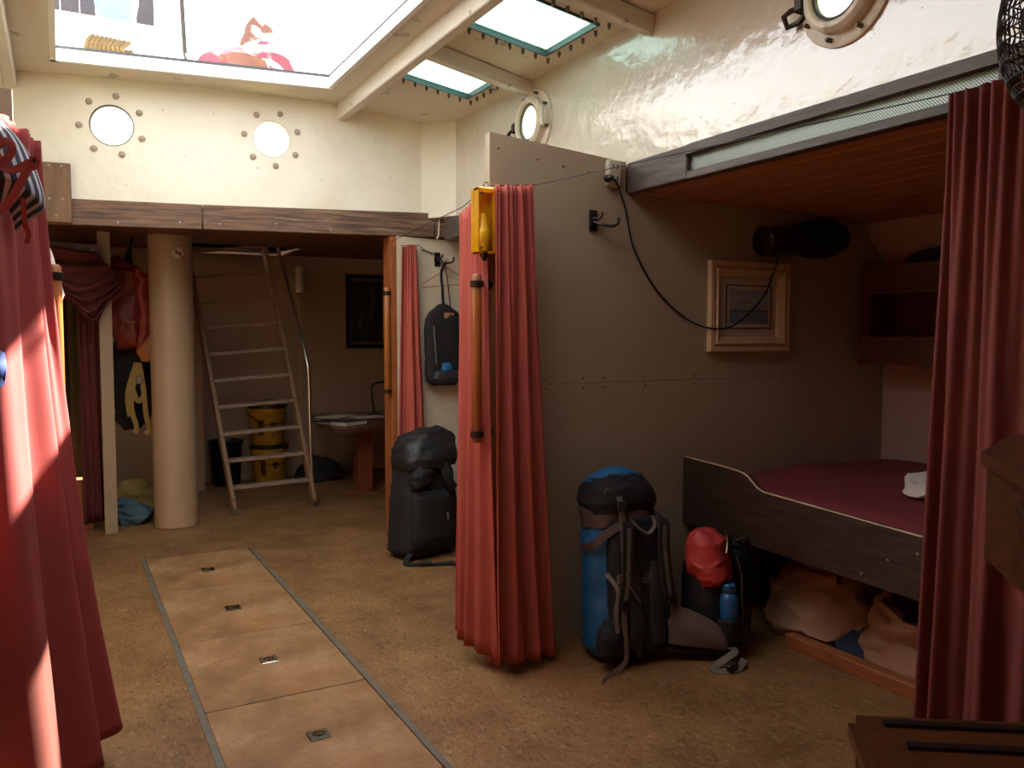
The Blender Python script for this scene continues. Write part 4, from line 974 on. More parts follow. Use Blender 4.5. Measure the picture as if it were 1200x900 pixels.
MB().ribbon(smooth_path([P(-0.005, -0.125, 0.635), P(0.01, -0.165, 0.60), P(0.055, -0.18, 0.568), P(0.10, -0.165, 0.60), P(0.115, -0.125, 0.635)], 22), 0.016, 0.006, (0, -0.4, 1)).build('haul_loop', taupe, t, True, 35)
MB().ribbon(smooth_path([P(-0.182, 0.0, 0.50), P(-0.165, -0.09, 0.53), P(-0.11, -0.125, 0.58), P(-0.06, -0.14, 0.61)], 16), 0.035, 0.006, lambda i: (-0.7, -0.7, 0)).build('side_compression_strap', taupe, t, True, 35)
MB().soft([(0.03, -0.13, -0.13, 0.05, 0.03, 2.6), (0.06, -0.135, -0.14, 0.068, 0.045, 2.6), (0.13, -0.13, -0.14, 0.064, 0.042, 2.6), (0.19, -0.115, -0.13, 0.04, 0.03, 2.4), (0.20, -0.115, -0.13, 0.01, 0.01, 2)], MBp, wr=0.008, fr=10, seed=8).build('hip_belt_wing', blackfab, t, True, None)
hb = cloth_patch('hip_belt_wing', taupe, [[P(0.15, -0.13, 0.24), P(0.24, -0.18, 0.215), P(0.34, -0.24, 0.155), P(0.375, -0.26, 0.10)], [P(0.15, -0.15, 0.15), P(0.24, -0.205, 0.13), P(0.34, -0.262, 0.085), P(0.375, -0.27, 0.065)], [P(0.15, -0.155, 0.07), P(0.24, -0.20, 0.055), P(0.34, -0.25, 0.045), P(0.37, -0.265, 0.04)]], wr=0.006, parent=t, th=0.03)
MB().ribbon(smooth_path([P(0.14, -0.16, 0.045), P(0.26, -0.205, 0.035), P(0.38, -0.275, 0.03)], 12), 0.03, 0.008, (0, -1, 0.2)).build('belt_edge', blackfab, t, True, 35)
MB().ribbon(smooth_path([P(0.38, -0.27, 0.05), P(0.40, -0.30, 0.03), (2.43, 2.58, 0.012), (2.52, 2.53, 0.01), (2.60, 2.56, 0.03)], 24), 0.03, 0.004, (0, -0.5, 1)).build('belt_strap', webbing, t, True, 35)
MB().box(-0.03, 0.03, -0.012, 0.012, -0.015, 0.015, 0.004, T((2.505, 2.535, 0.022)) @ Rz(0.2)).build('belt_buckle', blackplastic, t)
MB().ribbon(smooth_path([P(-0.07, -0.17, 0.28), P(-0.085, -0.185, 0.18), P(-0.08, -0.185, 0.08), P(-0.10, -0.19, 0.02), (1.985, 2.74, 0.006), (1.94, 2.70, 0.004)], 26), 0.022, 0.003, (0, -1, 0.3)).build('loose_strap', webbing, t, True, 35)
MB().ribbon(smooth_path([P(-0.03, -0.168, 0.25), P(0.0, -0.178, 0.21), P(-0.01, -0.18, 0.13), P(-0.015, -0.178, 0.03)], 18), 0.026, 0.004, (0, -1, 0)).build('loose_strap', greyfab, t, True, 35)
MB().ribbon(smooth_path([P(-0.13, -0.12, 0.40), P(-0.10, -0.165, 0.33), P(-0.12, -0.175, 0.24), P(-0.115, -0.175, 0.15)], 18), 0.02, 0.003, (-0.3, -1, 0)).build('loose_strap', webbing, t, True, 35)
MB().tube(smooth_path([P(-0.065, -0.175, 0.56), P(-0.075, -0.18, 0.46), P(-0.055, -0.185, 0.36), P(-0.0, -0.185, 0.27)], 20), 0.004, 6).build('hydration_tube', webbing, t, True)
MB().box(-0.105, -0.075, -0.185, -0.165, 0.36, 0.40, 0.003, MBp).build('side_buckle', taupe, t)
Mt = MBp @ T((0.055, -0.1655, 0.36)) @ Rx(PI / 2)
text_mesh('ALPINE', 0.020, Mt, 'logo_lettering', webbing, t); MB().box(-0.02, 0.02, 0.024, 0.029, 0, 0.0006, M=Mt).build('logo_bar', webbing, t); MB().box(-0.035, 0.035, -0.010, -0.006, 0, 0.0006, M=Mt).build('logo_bar', webbing, t)
mb = MB(); lg = P(-0.115, -0.123, 0.765)
mb.bar(P(-0.135, -0.132, 0.752), P(-0.115, -0.140, 0.78), 0.006, 0.004); mb.bar(P(-0.115, -0.140, 0.78), P(-0.105, -0.142, 0.758), 0.006, 0.004)
mb.build('lid_emblem', webbing, t)

# ---- small red daypack with bottle pocket
R0 = V((2.615, 2.79, 0)); MR = T(R0) @ Rz(0.5) @ Rx(-0.05) @ Matrix.Diagonal((1, 1, 0.965, 1))
def Q(x, y, z): return MR @ V((x, y, z))
t = thing('backpack', 'small black daypack with a coral red top standing against the bunk', 'backpack', R0)
MB().soft([(0.012, 0, 0, 0.02, 0.02, 2.5), (0.012, 0, 0, 0.11, 0.085, 2.8), (0.06, 0, 0, 0.14, 0.11, 2.8), (0.25, 0, 0, 0.138, 0.108, 2.8), (0.42, 0, 0, 0.125, 0.10, 2.6), (0.47, 0, 0, 0.10, 0.08, 2.4), (0.48, 0, 0, 0.02, 0.02, 2)], MR, wr=0.012, fr=9, seed=12, seg=36, rings=36).build('body', blackfab, t, True, None)
hd = MB().soft([(0.335, -0.05, -0.045, 0.088, 0.065, 2.3), (0.37, -0.045, -0.035, 0.108, 0.088, 2.5), (0.45, -0.035, -0.015, 0.112, 0.098, 2.6), (0.53, -0.03, -0.01, 0.10, 0.088, 2.5), (0.575, -0.02, 0, 0.07, 0.06, 2.3), (0.585, -0.02, 0, 0.01, 0.01, 2)], MR, wr=0.016, fr=14, seed=14, seg=40, rings=34).build('hood', redfab, t, True, None)
MB().tube(smooth_path([Q(-0.075, -0.115, 0.49), Q(-0.045, -0.112, 0.53), Q(0.0, -0.095, 0.565), Q(0.04, -0.075, 0.57)], 14), 0.005, 6).build('zipper', brass, hd, True)
MB().soft([(0.38, 0.085, 0.0, 0.07, 0.09, 2.5), (0.46, 0.08, 0.0, 0.078, 0.098, 2.5), (0.54, 0.06, 0.0, 0.065, 0.08, 2.4), (0.565, 0.05, 0, 0.01, 0.01, 2)], MR, wr=0.01, fr=9, seed=15).build('top_panel', blackfab, t, True, None)
for a in (0.035, 0.115):
    MB().ribbon(smooth_path([Q(a, -0.07, 0.48), Q(a + 0.005, -0.135, 0.44), Q(a + 0.012, -0.14, 0.30), Q(a + 0.02, -0.14, 0.17), Q(a + 0.01, -0.125, 0.06)], 22), 0.045, 0.014, (0, -1, 0.1)).build('shoulder_strap', blackfab2, t, True, 35)
for a in (0.015, 0.06):
    MB().tube(smooth_path([Q(a, -0.135, 0.45), Q(a + 0.01, -0.15, 0.36), Q(a + 0.005, -0.15, 0.22), Q(a + 0.03, -0.145, 0.12), Q(a + 0.045, -0.14, 0.05)], 20), 0.0035, 6).build('piping', webbing, t, True)
MB().ribbon(smooth_path([Q(0.09, -0.09, 0.50), Q(0.10, -0.14, 0.525), Q(0.135, -0.15, 0.50), Q(0.15, -0.10, 0.45)], 14), 0.02, 0.006, (0, -0.3, 1)).build('grab_loop', greyfab, t, True, 35)
MB().soft([(0.02, -0.085, -0.10, 0.05, 0.04, 2.4), (0.08, -0.085, -0.11, 0.058, 0.045, 2.4), (0.19, -0.09, -0.125, 0.058, 0.052, 2.4), (0.195, -0.09, -0.125, 0.052, 0.047, 2.4), (0.13, -0.09, -0.125, 0.046, 0.044, 2.4)], MR, wr=0.003, seg=28).build('bottle_pocket', blackfab2, t, True, None)
MB().ribbon(smooth_path([Q(-0.02, -0.13, 0.10), Q(-0.01, -0.17, 0.07), Q(0.05, -0.16, 0.035), Q(0.09, -0.15, 0.02)], 16), 0.028, 0.004, (0, -0.6, 1)).build('waist_strap', webbing, t, True, 35)
bb = Q(-0.09, -0.125, 0.135); t = thing('water_bottle', 'blue metal water bottle in the side pocket of the small red daypack', 'bottle', bb)
ax = (MR.to_3x3() @ V((0, 0, 1)))
MB().lathe([(0, 0.036), (0.005, 0.040), (0.145, 0.041), (0.165, 0.034), (0.170, 0.026), (0.175, 0.026)], bb, ax, 28).build('bottle_body', bottleblue, t, True)
MB().lathe([(0.175, 0.028), (0.179, 0.031), (0.207, 0.031), (0.212, 0.026)], bb, ax, 28).build('cap', bottleblue, t, True)
MB().tube([bb + ax * (0.226 + 0.018 * math.sin(a * PI / 8)) + V((0.014 * math.cos(a * PI / 8), 0, 0)) for a in range(16)], 0.004, 6, closed=True).build('carry_loop', blackplastic, t, True)

# ---- black backpack by the far curtain
K0 = V((2.10, 4.98, 0)); MK = T(K0) @ Rz(0.25) @ Rx(-0.12)
def K(x, y, z): return MK @ V((x, y, z))
t = thing('backpack', 'large black backpack standing in front of the far red curtain', 'backpack', K0)
MB().soft([(0.012, 0, 0, 0.02, 0.02, 2.5), (0.012, 0, 0, 0.20, 0.14, 3.6), (0.06, 0, 0, 0.235, 0.165, 3.8), (0.3, 0.015, 0, 0.22, 0.16, 3.6), (0.5, 0.03, 0, 0.20, 0.155, 3.4), (0.66, 0.045, 0.0, 0.18, 0.145, 3), (0.70, 0.05, 0, 0.1, 0.08, 2.4)], MK, wr=0.012, fr=11, seed=21, seg=40, rings=40).build('body', blackfab, t, True, None)
MB().soft([(0.57, 0.03, -0.03, 0.19, 0.165, 3), (0.63, 0.04, -0.03, 0.215, 0.18, 3), (0.73, 0.06, -0.01, 0.205, 0.17, 2.8), (0.80, 0.09, 0, 0.17, 0.14, 2.5), (0.835, 0.12, 0, 0.09, 0.08, 2.3), (0.84, 0.12, 0, 0.005, 0.005, 2)], MK, wr=0.018, fr=12, seed=23, seg=40, rings=30).build('lid', mat('dark_grey_nylon', '#1a191b', 0.55, var=0.2, vs_=8, bump=0.25, bs=60), t, True, None)
pk = MB().soft([(0.07, -0.04, -0.15, 0.15, 0.04, 3.2), (0.12, -0.04, -0.165, 0.165, 0.05, 3.2), (0.38, -0.03, -0.16, 0.155, 0.05, 3.2), (0.43, -0.03, -0.15, 0.12, 0.03, 3)], MK, wr=0.01, fr=9, seed=25).build('front_pocket', blackfab, t, True, None)
MB().box(0.05, 0.06, -0.222, -0.212, 0.23, 0.275, 0.002, MK).build('zip_pull', chrome, pk)
MB().ribbon(smooth_path([K(0.06, -0.15, 0.63), K(0.07, -0.19, 0.58), K(0.10, -0.20, 0.48), K(0.15, -0.18, 0.42)], 16), 0.06, 0.02, (0, -1, 0)).build('shoulder_strap', blackfab2, t, True, 35)
MB().soft([(0.44, -0.12, -0.14, 0.04, 0.03, 2.4), (0.48, -0.11, -0.16, 0.075, 0.045, 2.4), (0.55, -0.08, -0.16, 0.09, 0.045, 2.4), (0.60, -0.06, -0.15, 0.04, 0.02, 2.2)], MK, wr=0.025, fr=10, seed=28).build('mesh_pocket', blackfab2, t, True, None)
MB().ribbon(smooth_path([K(-0.20, -0.12, 0.04), (1.88, 4.76, 0.01), (1.97, 4.70, 0.012), (2.08, 4.66, 0.01), (2.14, 4.62, 0.02), (2.17, 4.56, 0.006)], 30), 0.035, 0.008, (0, -0.2, 1)).build('hip_strap', blackfab, t, True, 35)
MB().box(-0.035, 0.035, -0.02, 0.02, -0.008, 0.012, 0.005, T((1.99, 4.69, 0.018)) @ Rz(-0.3)).build('hip_buckle', blackplastic, t)

# ---- hook, wire hanger and hanging organiser on the second partition
hk = at(512, 304, Y=5.45); wall_hook('dark coat hook on the pale partition above the hanging black bag', hk.x, 5.45, hk.z)
t = thing('wire_hanger', 'pink wire clothes hanger on the far coat hook', 'hanger', hk + V((0.01, -0.08, -0.16)))
hx, hz = hk.x + 0.05, hk.z - 0.02
MB().tube(smooth_path([(hx + 0.02, 5.385, hz + 0.0), (hx, 5.385, hz + 0.015), (hx - 0.015, 5.385, hz - 0.01), (hx, 5.385, hz - 0.05)], 14), 0.003, 6).build('hook', mat('pink_wire', '#a8504a', 0.5), t, True)
MB().tube([(hx, 5.385, hz - 0.05), (hx - 0.20, 5.385, hz - 0.17), (hx - 0.19, 5.385, hz - 0.19), (hx + 0.2, 5.385, hz - 0.15), (hx + 0.19, 5.385, hz - 0.135)], 0.003, 6, closed=True).build('triangle', MATS['pink_wire'], t, True)
G0 = at(518, 455, Y=5.38); gx, gz = G0.x + 0.01, G0.z; t = thing('hanging_bag', 'black bag with blue contents hanging on the pale partition', 'bag', (gx, 5.38, gz))
MG = T((gx, 5.375, gz))
MB().soft([(0.02, 0, 0, 0.09, 0.02, 3), (0.05, 0, 0, 0.138, 0.05, 3.2), (0.3, 0, 0, 0.142, 0.055, 3.2), (0.50, 0, 0, 0.145, 0.05, 3), (0.55, 0, 0, 0.11, 0.04, 2.8), (0.60, 0, 0, 0.045, 0.02, 2.5), (0.61, 0, 0, 0.02, 0.012, 2.2)], MG, wr=0.008, fr=9, seed=31, seg=36, rings=32).build('body', blackfab, t, True, None)
MB().ribbon(smooth_path([(gx, 5.375, gz + 0.60), (gx - 0.005, 5.375, gz + 0.72), (gx - 0.01, 5.38, gz + 0.84), (hx - 0.0, 5.385, hz - 0.0)], 16), 0.02, 0.006, (0, -1, 0)).build('hanging_strap', blackfab2, t, True, 35)
MB().soft([(0.04, 0.01, -0.04, 0.10, 0.022, 3), (0.07, 0.01, -0.048, 0.115, 0.028, 3), (0.12, 0.02, -0.046, 0.11, 0.026, 3), (0.14, 0.02, -0.04, 0.06, 0.01, 3)], MG, wr=0.006, fr=10).build('clear_pocket', greyfab, t, True, None)
MB().soft([(0.11, 0.0, -0.05, 0.03, 0.02, 2.2), (0.14, 0.0, -0.055, 0.05, 0.025, 2.2), (0.18, 0.01, -0.05, 0.03, 0.015, 2.2), (0.185, 0.01, -0.05, 0.005, 0.005, 2)], MG, wr=0.012, fr=14).build('blue_pouch', bluefab, t, True, None)
MB().box(-0.01, 0.065, -0.045, -0.040, 0.505, 0.545, 0.002, MG).build('paper_tag', mat('tan_tag', '#9a6a48', 0.6), t)
MB().tube([MG @ V(p) for p in ((-0.095, -0.05, 0.45), (-0.095, -0.058, 0.38), (-0.085, -0.06, 0.25), (-0.08, -0.058, 0.18))], 0.004, 6).build('zipper', webbing, t, True)
wire('dark loose cable hanging from the far coat hook', smooth_path([(hk.x - 0.13, 5.43, hk.z + 0.06), (hk.x, 5.43, hk.z + 0.02), (hk.x + 0.06, 5.42, hk.z - 0.1), (hk.x + 0.11, 5.43, hk.z - 0.4), (hk.x + 0.2, 5.43, hk.z - 0.55)], 24), 0.004, cordblk, 'cable', 'cable')
wire('thin pale cable running down the cream corner and over the beam end', [aft(513, 142, 0.03), aft(514, 200, 0.03), aft(515, 246, 0.02), aft(515, 251, -0.012), aft(514, 276, -0.012), aft(512, 280, 0.0)], 0.006, beamwhite, 'cable', 'cable')
MB_ = None

# ---- table corner by the back wall
zt = 0.64
t = thing('table', 'dark wooden table with one broad leg by the back wall', 'table', (2.7, 7.6, 0))
poly = [(2.10, 7.0), (2.16, 6.885), (2.24, 6.89), (3.2, 7.22), (3.2, 8.46), (2.28, 8.44)]
MB().prism(poly, zt - 0.035, zt).build('table_top', tablewood, t)
MB().prism([(2.385, 7.20), (2.525, 7.22), (2.56, 7.42), (2.40, 7.40)], 0.0, zt - 0.035).build('leg', legwood, t)
MB().box(2.20, 3.0, 7.16, 7.22, 0, 0.012).build('foot_rail', legwood, t)
MB().box(2.32, 3.1, 8.2, 8.44, zt - 0.12, zt - 0.035).build('wall_cleat', legwood, t)
t = thing('book', 'thick paperback book lying on the dark table', 'book', at(409, 496, Z=zt))
c = at(409, 496, Z=zt + 0.015); Mb = T((c.x, c.y, zt)) @ Rz(0.45)
MB().box(-0.13, 0.13, -0.10, 0.10, 0.004, 0.036, M=Mb).build('pages', paper, t); MB().box(-0.133, 0.133, -0.103, 0.103, 0.036, 0.041, M=Mb).build('cover', bookdark, t); MB().box(-0.133, 0.133, -0.103, 0.103, 0.0, 0.004, M=Mb).build('back_cover', bookdark, t)
for k, (px, py, a, lab, sx) in enumerate(((393, 489.5, 0.2, 'pale magazine pile at the back left of the dark table', 0.2), (430, 489, -0.1, 'loose grey sheets behind the book on the dark table', 0.16), (384, 494, 0.5, 'flat pale booklet left of the thick book on the dark table', 0.11))):
    c = at(px, py, Z=zt + 0.01); t = thing('papers', lab, 'papers', (c.x, c.y, zt), 'papers on the table')
    z_ = zt + 0.0005
    for j in range(3 if k == 0 else 2):
        MB().box(-sx, sx, -0.12, 0.12, 0, 0.008, M=T((c.x + 0.01 * j, c.y, z_)) @ Rz(a + 0.25 * j)).build('sheet', paper if (j + k) % 2 == 0 else bookdark, t); z_ += 0.009
t = thing('desk_lamp', 'black gooseneck lamp curving over the dark table', 'lamp', at(439, 486, Z=zt))
c = at(439, 486, Z=zt); MB().lathe([(0, 0.07), (0.012, 0.07), (0.02, 0.03), (0.025, 0.012)], c, (0, 0, 1), 20).build('base', blackplastic, t, True)
Yc = c.y
MB().tube(smooth_path([c + V((0, 0, 0.02)), at(436, 462, Y=Yc), at(436, 453, Y=Yc), at(441, 449, Y=Yc), at(452, 448, Y=Yc), at(470, 450, Y=Yc), at(478, 454, Y=Yc)], 30), 0.012, 8).build('gooseneck', blackplastic, t, True)
e = at(479, 456, Y=Yc); MB().lathe([(0, 0.02), (0.03, 0.045), (0.08, 0.06)], e, (0.3, 0, -1), 18, False).build('shade', blackplastic, t, True)
t = thing('chair', 'dark upholstered chair half hidden behind the table and far curtain', 'chair', (2.95, 7.0, 0))
MB().soft([(0.40, 0, 0, 0.2, 0.2, 3), (0.43, 0, 0, 0.23, 0.23, 3), (0.47, 0, 0, 0.22, 0.22, 3), (0.48, 0, 0, 0.1, 0.1, 2)], T((2.90, 6.98, 0)) @ Rz(0.3), wr=0.004).build('seat', greyfab, t, True, None)
MB().soft([(0.46, 0, 0, 0.2, 0.025, 3), (0.6, 0, 0, 0.22, 0.03, 3), (0.72, 0, 0, 0.2, 0.025, 3)], T((2.96, 6.78, 0)) @ Rz(0.3), wr=0.004).build('backrest', greyfab, t, True, None)
for a in (-0.18, 0.18):
    for b in (-0.18, 0.18):
        q = T((2.90, 6.98, 0)) @ Rz(0.3) @ V((a, b, 0)); MB().cyl((q.x, q.y, 0), (q.x, q.y, 0.41), 0.013).build('leg', iron, t, True)

# ---- dark picture, wall light and bundle on the back wall
TL, BR = at(405, 321, Y=8.48), at(454, 408, Y=8.48); x0, x1, z0, z1 = TL.x, BR.x, BR.z, TL.z
t = thing('framed_picture', 'tall black framed dark picture on the back wall', 'picture', ((x0 + x1) / 2, 8.48, z0)); f = 0.045
for (a, b, c_, d) in ((x0, x1, z0, z0 + f), (x0, x1, z1 - f, z1), (x0, x0 + f, z0 + f, z1 - f), (x1 - f, x1, z0 + f, z1 - f)): MB().box(a, b, 8.465, 8.5, c_, d, 0.003).build('frame_side', blackframe, t)
def darkart(u, v):
    x, y = u * 2 - 1, v * 2 - 1
    if max(abs(x) / 0.88, abs(y) / 0.94) > 1: return (0.16, 0.08, 0.055)
    if max(abs(x) / 0.76, abs(y) / 0.88) > 1: return (0.01, 0.01, 0.012)
    n = noise.noise(V((x * 4, y * 3, 1))); b_ = 0.012 + 0.012 * max(0, n)
    e = abs(x - 0.42 + 0.25 * abs(y - 0.4)) 
    if e < 0.1 + 0.05 * n and -0.3 < y < 0.8: return (0.09, 0.065, 0.055)
    if abs(x + 0.38 - 0.2 * (y + 0.2)) < 0.12 and -0.55 < y < -0.1 and n > -0.05: return (0.08, 0.06, 0.045)
    r = (x + 0.05) ** 2 / 0.3 + y ** 2 / 0.75
    return (b_ * 1.8, b_ * 1.6, b_ * 1.7) if r < 1 else (0.012, 0.011, 0.013)
painted('print', x1 - x0 - 2 * f, z1 - z0 - 2 * f, 50, 70, darkart, T(((x0 + x1) / 2, 8.485, z0 + f)), t, vcol)
a, b = at(351, 312, Y=8.45), at(351, 343, Y=8.45); t = thing('wall_light', 'narrow pale cylinder light on the back wall beside the handrail', 'light', (a.x, 8.45, b.z))
MB().lathe([(0, 0.03), (0.006, 0.045), (a.z - b.z - 0.006, 0.045), (a.z - b.z, 0.03)], (a.x, 8.445, b.z), (0, 0, 1), 20).build('tube', outletm, t, True)
MB().box(a.x - 0.02, a.x + 0.02, 8.47, 8.5, b.z + 0.05, a.z - 0.05).build('wall_plate', outletm, t)
MB().tube([(a.x, 8.47, b.z), (a.x + 0.01, 8.49, b.z - 0.8), (a.x, 8.49, 0.8)], 0.006, 6).build('cable', outletm, t, True)
mb = MB(); c = at(388, 566, Z=0); mb.soft([(0, 0, 0, 0.2, 0.15, 2.2), (0.06, 0, 0, 0.25, 0.2, 2.3), (0.16, 0, 0, 0.2, 0.15, 2.2), (0.22, 0, 0, 0.08, 0.07, 2), (0.225, 0, 0, 0.01, 0.01, 2)], T((2.28, 8.12, 0.002)), wr=0.05, fr=7, seed=41)
tag(mb.build('dark_bag', blackfab, None, True, None), 'shapeless black bag on the floor at the foot of the back wall', 'bag')

# ---- yellow buckets behind the ladder
def bucket(lab, x, y, z):
    t = thing('bucket', lab, 'bucket', (x, y, z), 'buckets behind the ladder')
    MB().lathe([(0, 0.14), (0.01, 0.15), (0.30, 0.175), (0.31, 0.183), (0.325, 0.183), (0.33, 0.177), (0.365, 0.178)], (x, y, z), (0, 0, 1), 36).build('pail', bucketyel, t, True)
    MB().lathe([(0.365, 0.186), (0.36, 0.19), (0.385, 0.19), (0.393, 0.175), (0.39, 0.10)], (x, y, z), (0, 0, 1), 36).build('lid', blackplastic, t, True)
    def cur(w0, w1, z0, z1):
        mb = MB(); n = 8; g = []
        for i in range(n + 1):
            a = -PI / 2 + w0 + (w1 - w0) * i / n; g.append([mb.bm.verts.new(V((x + (0.152 + 0.0833 * h_ * 1.0) * math.cos(a), y + (0.152 + 0.0833 * h_) * math.sin(a), z + h_))) for h_ in (z0, z1)])
        for a, b in zip(g[:-1], g[1:]): mb.bm.faces.new((a[0], b[0], b[1], a[1]))
        return mb
    cur(-0.05, 0.3, 0.20, 0.225).build('label_print', blackplastic, t); cur(0.0, 0.25, 0.165, 0.185).build('label_print', blackplastic, t); cur(0.0, 0.28, 0.07, 0.13).build('label_print', MATS['tan_tag'], t); cur(-0.75, -0.42, 0.1, 0.25).build('label_panel', mat('dark_label', '#4a2a1c', 0.5), t)
    MB().tube(smooth_path([(x - 0.186, y, z + 0.31), (x - 0.12, y - 0.16, z + 0.24), (x, y - 0.2, z + 0.20), (x + 0.12, y - 0.16, z + 0.24), (x + 0.186, y, z + 0.31)], 24), 0.004, 6).build('wire_handle', iron, t, True)
bucket('lower of two stacked yellow buckets behind the ladder', 1.79, 8.17, 0.0)
bucket('upper of two stacked yellow buckets behind the ladder', 1.775, 8.17, 0.3935)
mb = MB(); mb.soft([(0, 0, 0, 0.09, 0.03, 3), (0.01, 0, 0, 0.1, 0.04, 3), (0.04, 0.01, 0, 0.08, 0.03, 3), (0.05, 0.01, 0, 0.02, 0.01, 2)], T((1.775, 8.15, 0.788)) @ Rz(0.2), wr=0.004); tag(mb.build('brush', blackplastic, None, True), 'small dark brush lying on the upper yellow bucket', 'brush')
t = thing('bucket', 'dark bucket standing left of the stacked yellow buckets', 'bucket', (1.40, 8.3, 0), 'buckets behind the ladder')
MB().lathe([(0, 0.12), (0.01, 0.13), (0.40, 0.15), (0.42, 0.165), (0.44, 0.165), (0.44, 0.14), (0.40, 0.13)], (1.40, 8.30, 0), (0, 0, 1), 30).build('pail', blackplastic, t, True)

# ---- port aft corner: post, drape, jacket, harness, clothes, locker, curtain, box
struct(MB().box(0.252, 0.338, 6.60, 6.64, 0, zdeck(6.6) + 0.005, 0.003).build('trim_%d' % tn, mat('cream_post_paint', '#9c8770', 0.5, var=0.08, vs_=6, spots=[(30, 0.72, 0.75, '#5a4030', 0.7)])), 'flat cream post left of the column with the drape knotted on it'); tn += 1
struct(MB().bar(at(-160, 274, Y=6.46), at(114, 291, Y=6.50), 0.03, 0.05).build('trim_%d' % tn, darkbeam), 'thin ceiling rail carrying the dark drape'); tn += 1
cloth_patch('draped_cloth', drape, [[at(28, 288, Y=6.45), at(60, 290, Y=6.45), at(95, 294, Y=6.45), at(112, 296, Y=6.5)], [at(35, 310, Y=6.38), at(62, 322, Y=6.36), at(95, 335, Y=6.35), at(134, 322, Y=6.5)], [at(45, 325, Y=6.4), at(75, 345, Y=6.36), at(105, 362, Y=6.38), at(140, 338, Y=6.52)], [at(60, 335, Y=6.42), at(85, 358, Y=6.4), at(108, 378, Y=6.42), at(124, 362, Y=6.5)]], nu=60, nv=60, wr=0.025, fr=6, seed=3, pleat=(0.03, 6, 'v', (0, -1, 0.2)))
tag(bpy.data.objects['draped_cloth'], 'maroon cloth draped and knotted to the flat cream post', 'cloth')
def garment(name, m, secs, loc, lab, cat, rz=0, seed=0, wr=0.035, fr=6):
    mb = MB(); mb.soft(secs, T(loc) @ Rz(rz), wr=wr, fr=fr, seed=seed, seg=36, rings=40); return tag(mb.build(name, m, None, True, None), lab, cat)
j0 = at(150, 420, Y=6.92)
t = thing('jacket', 'red jacket hanging between the cream post and the column', 'jacket', (0.46, 6.92, 1.32))
MB().soft([(1.36, 0.0, 0, 0.02, 0.02, 2), (1.37, 0, 0, 0.08, 0.06, 2.2), (1.55, 0.0, 0, 0.12, 0.08, 2.3), (1.80, 0.0, 0, 0.12, 0.08, 2.3), (1.97, -0.02, 0, 0.10, 0.07, 2.3), (2.05, -0.03, 0, 0.05, 0.04, 2), (2.09, -0.04, 0.0, 0.01, 0.01, 2)], T((0.455, 6.92, 0)), wr=0.05, fr=6, seed=51, seg=40, rings=44).build('torso', redjack, t, True, None)
MB().soft([(1.30, 0.0, 0, 0.02, 0.02, 2), (1.32, 0, 0, 0.04, 0.035, 2.2), (1.6, 0.02, 0, 0.055, 0.045, 2.2), (1.90, 0.0, 0, 0.06, 0.05, 2.2), (2.0, -0.02, 0, 0.03, 0.03, 2)], T((0.565, 6.88, 0)), wr=0.03, fr=8, seed=53, seg=28, rings=36).build('sleeve', mat('red_sleeve_nylon', '#882614', 0.5, var=0.2, vs_=9, bump=0.3, bs=25), t, True, None)
garment('dark_clothing', blackfab, [(0.72, 0, 0, 0.06, 0.05, 2.2), (0.8, 0, 0, 0.13, 0.07, 2.4), (1.15, 0, 0, 0.14, 0.08, 2.4), (1.42, 0, 0, 0.12, 0.07, 2.3), (1.9, 0, 0, 0.06, 0.03, 2), (2.225, 0, 0, 0.01, 0.01, 2)], (0.50, 7.1, 0), 'dark clothing hanging below the red jacket', 'clothing', 0, 55)
garment('pouch', orange, [(0, 0, 0, 0.02, 0.015, 2), (0.01, 0, 0, 0.06, 0.03, 2.4), (0.08, 0.0, 0, 0.085, 0.045, 2.2), (0.16, 0.02, 0, 0.045, 0.035, 2), (0.22, 0.02, 0, 0.006, 0.006, 2)], (0.585, 6.72, 1.26), 'orange pouch hanging by the column below the red jacket', 'pouch', 0.1, 57, 0.01)
t = thing('harness', 'yellow strap harness hanging beside the column', 'harness', (0.56, 6.78, 0.75))
for pts in ([(163, 425), (156, 452), (154, 478), (160, 500), (158, 508)], [(163, 425), (168, 455), (171, 485), (175, 503), (170, 508)], [(155, 455), (162, 470), (170, 462)], [(160, 425), (150, 460), (152, 488)]):
    MB().ribbon(smooth_path([at(x, y, Y=6.78) for x, y in pts], 18), 0.035, 0.006, (0, -1, 0.1)).build('strap', yellowweb, t, True, 35)
p = at(163, 445, Y=6.77); MB().box(p.x - 0.02, p.x + 0.02, 6.755, 6.772, p.z - 0.03, p.z + 0.03, 0.004).build('buckle', steel, t)
c = V((0.47, 6.98, 0))
garment('clothes_pile', khaki, [(0, 0, 0, 0.16, 0.13, 2.3), (0.06, 0, 0, 0.2, 0.16, 2.4), (0.18, 0, 0, 0.17, 0.13, 2.2), (0.27, 0.02, 0, 0.08, 0.07, 2), (0.28, 0.02, 0, 0.01, 0.01, 2)], (0.52, 7.32, 0.002), 'khaki cloth heap on the floor behind the column', 'cloth', 0.3, 61, 0.05)
garment('clothes_heap', lightblue, [(0, 0, 0, 0.13, 0.10, 2.3), (0.05, 0, 0, 0.16, 0.13, 2.4), (0.13, 0, 0, 0.13, 0.10, 2.2), (0.19, 0.0, 0, 0.06, 0.05, 2), (0.20, 0, 0, 0.01, 0.01, 2)], (0.455, 6.94, 0.002), 'pale blue clothes heap between the cream post and the column foot', 'cloth', 0.0, 63, 0.05, 8)
t = thing('locker', 'white locker with rounded corners behind the column and hanging clothes', 'locker', (0.6, 8.2, 0))
pl = []
lx0, lx1, lz0, lz1, rr = 0.25, 1.06, 0.12, 1.75, 0.1
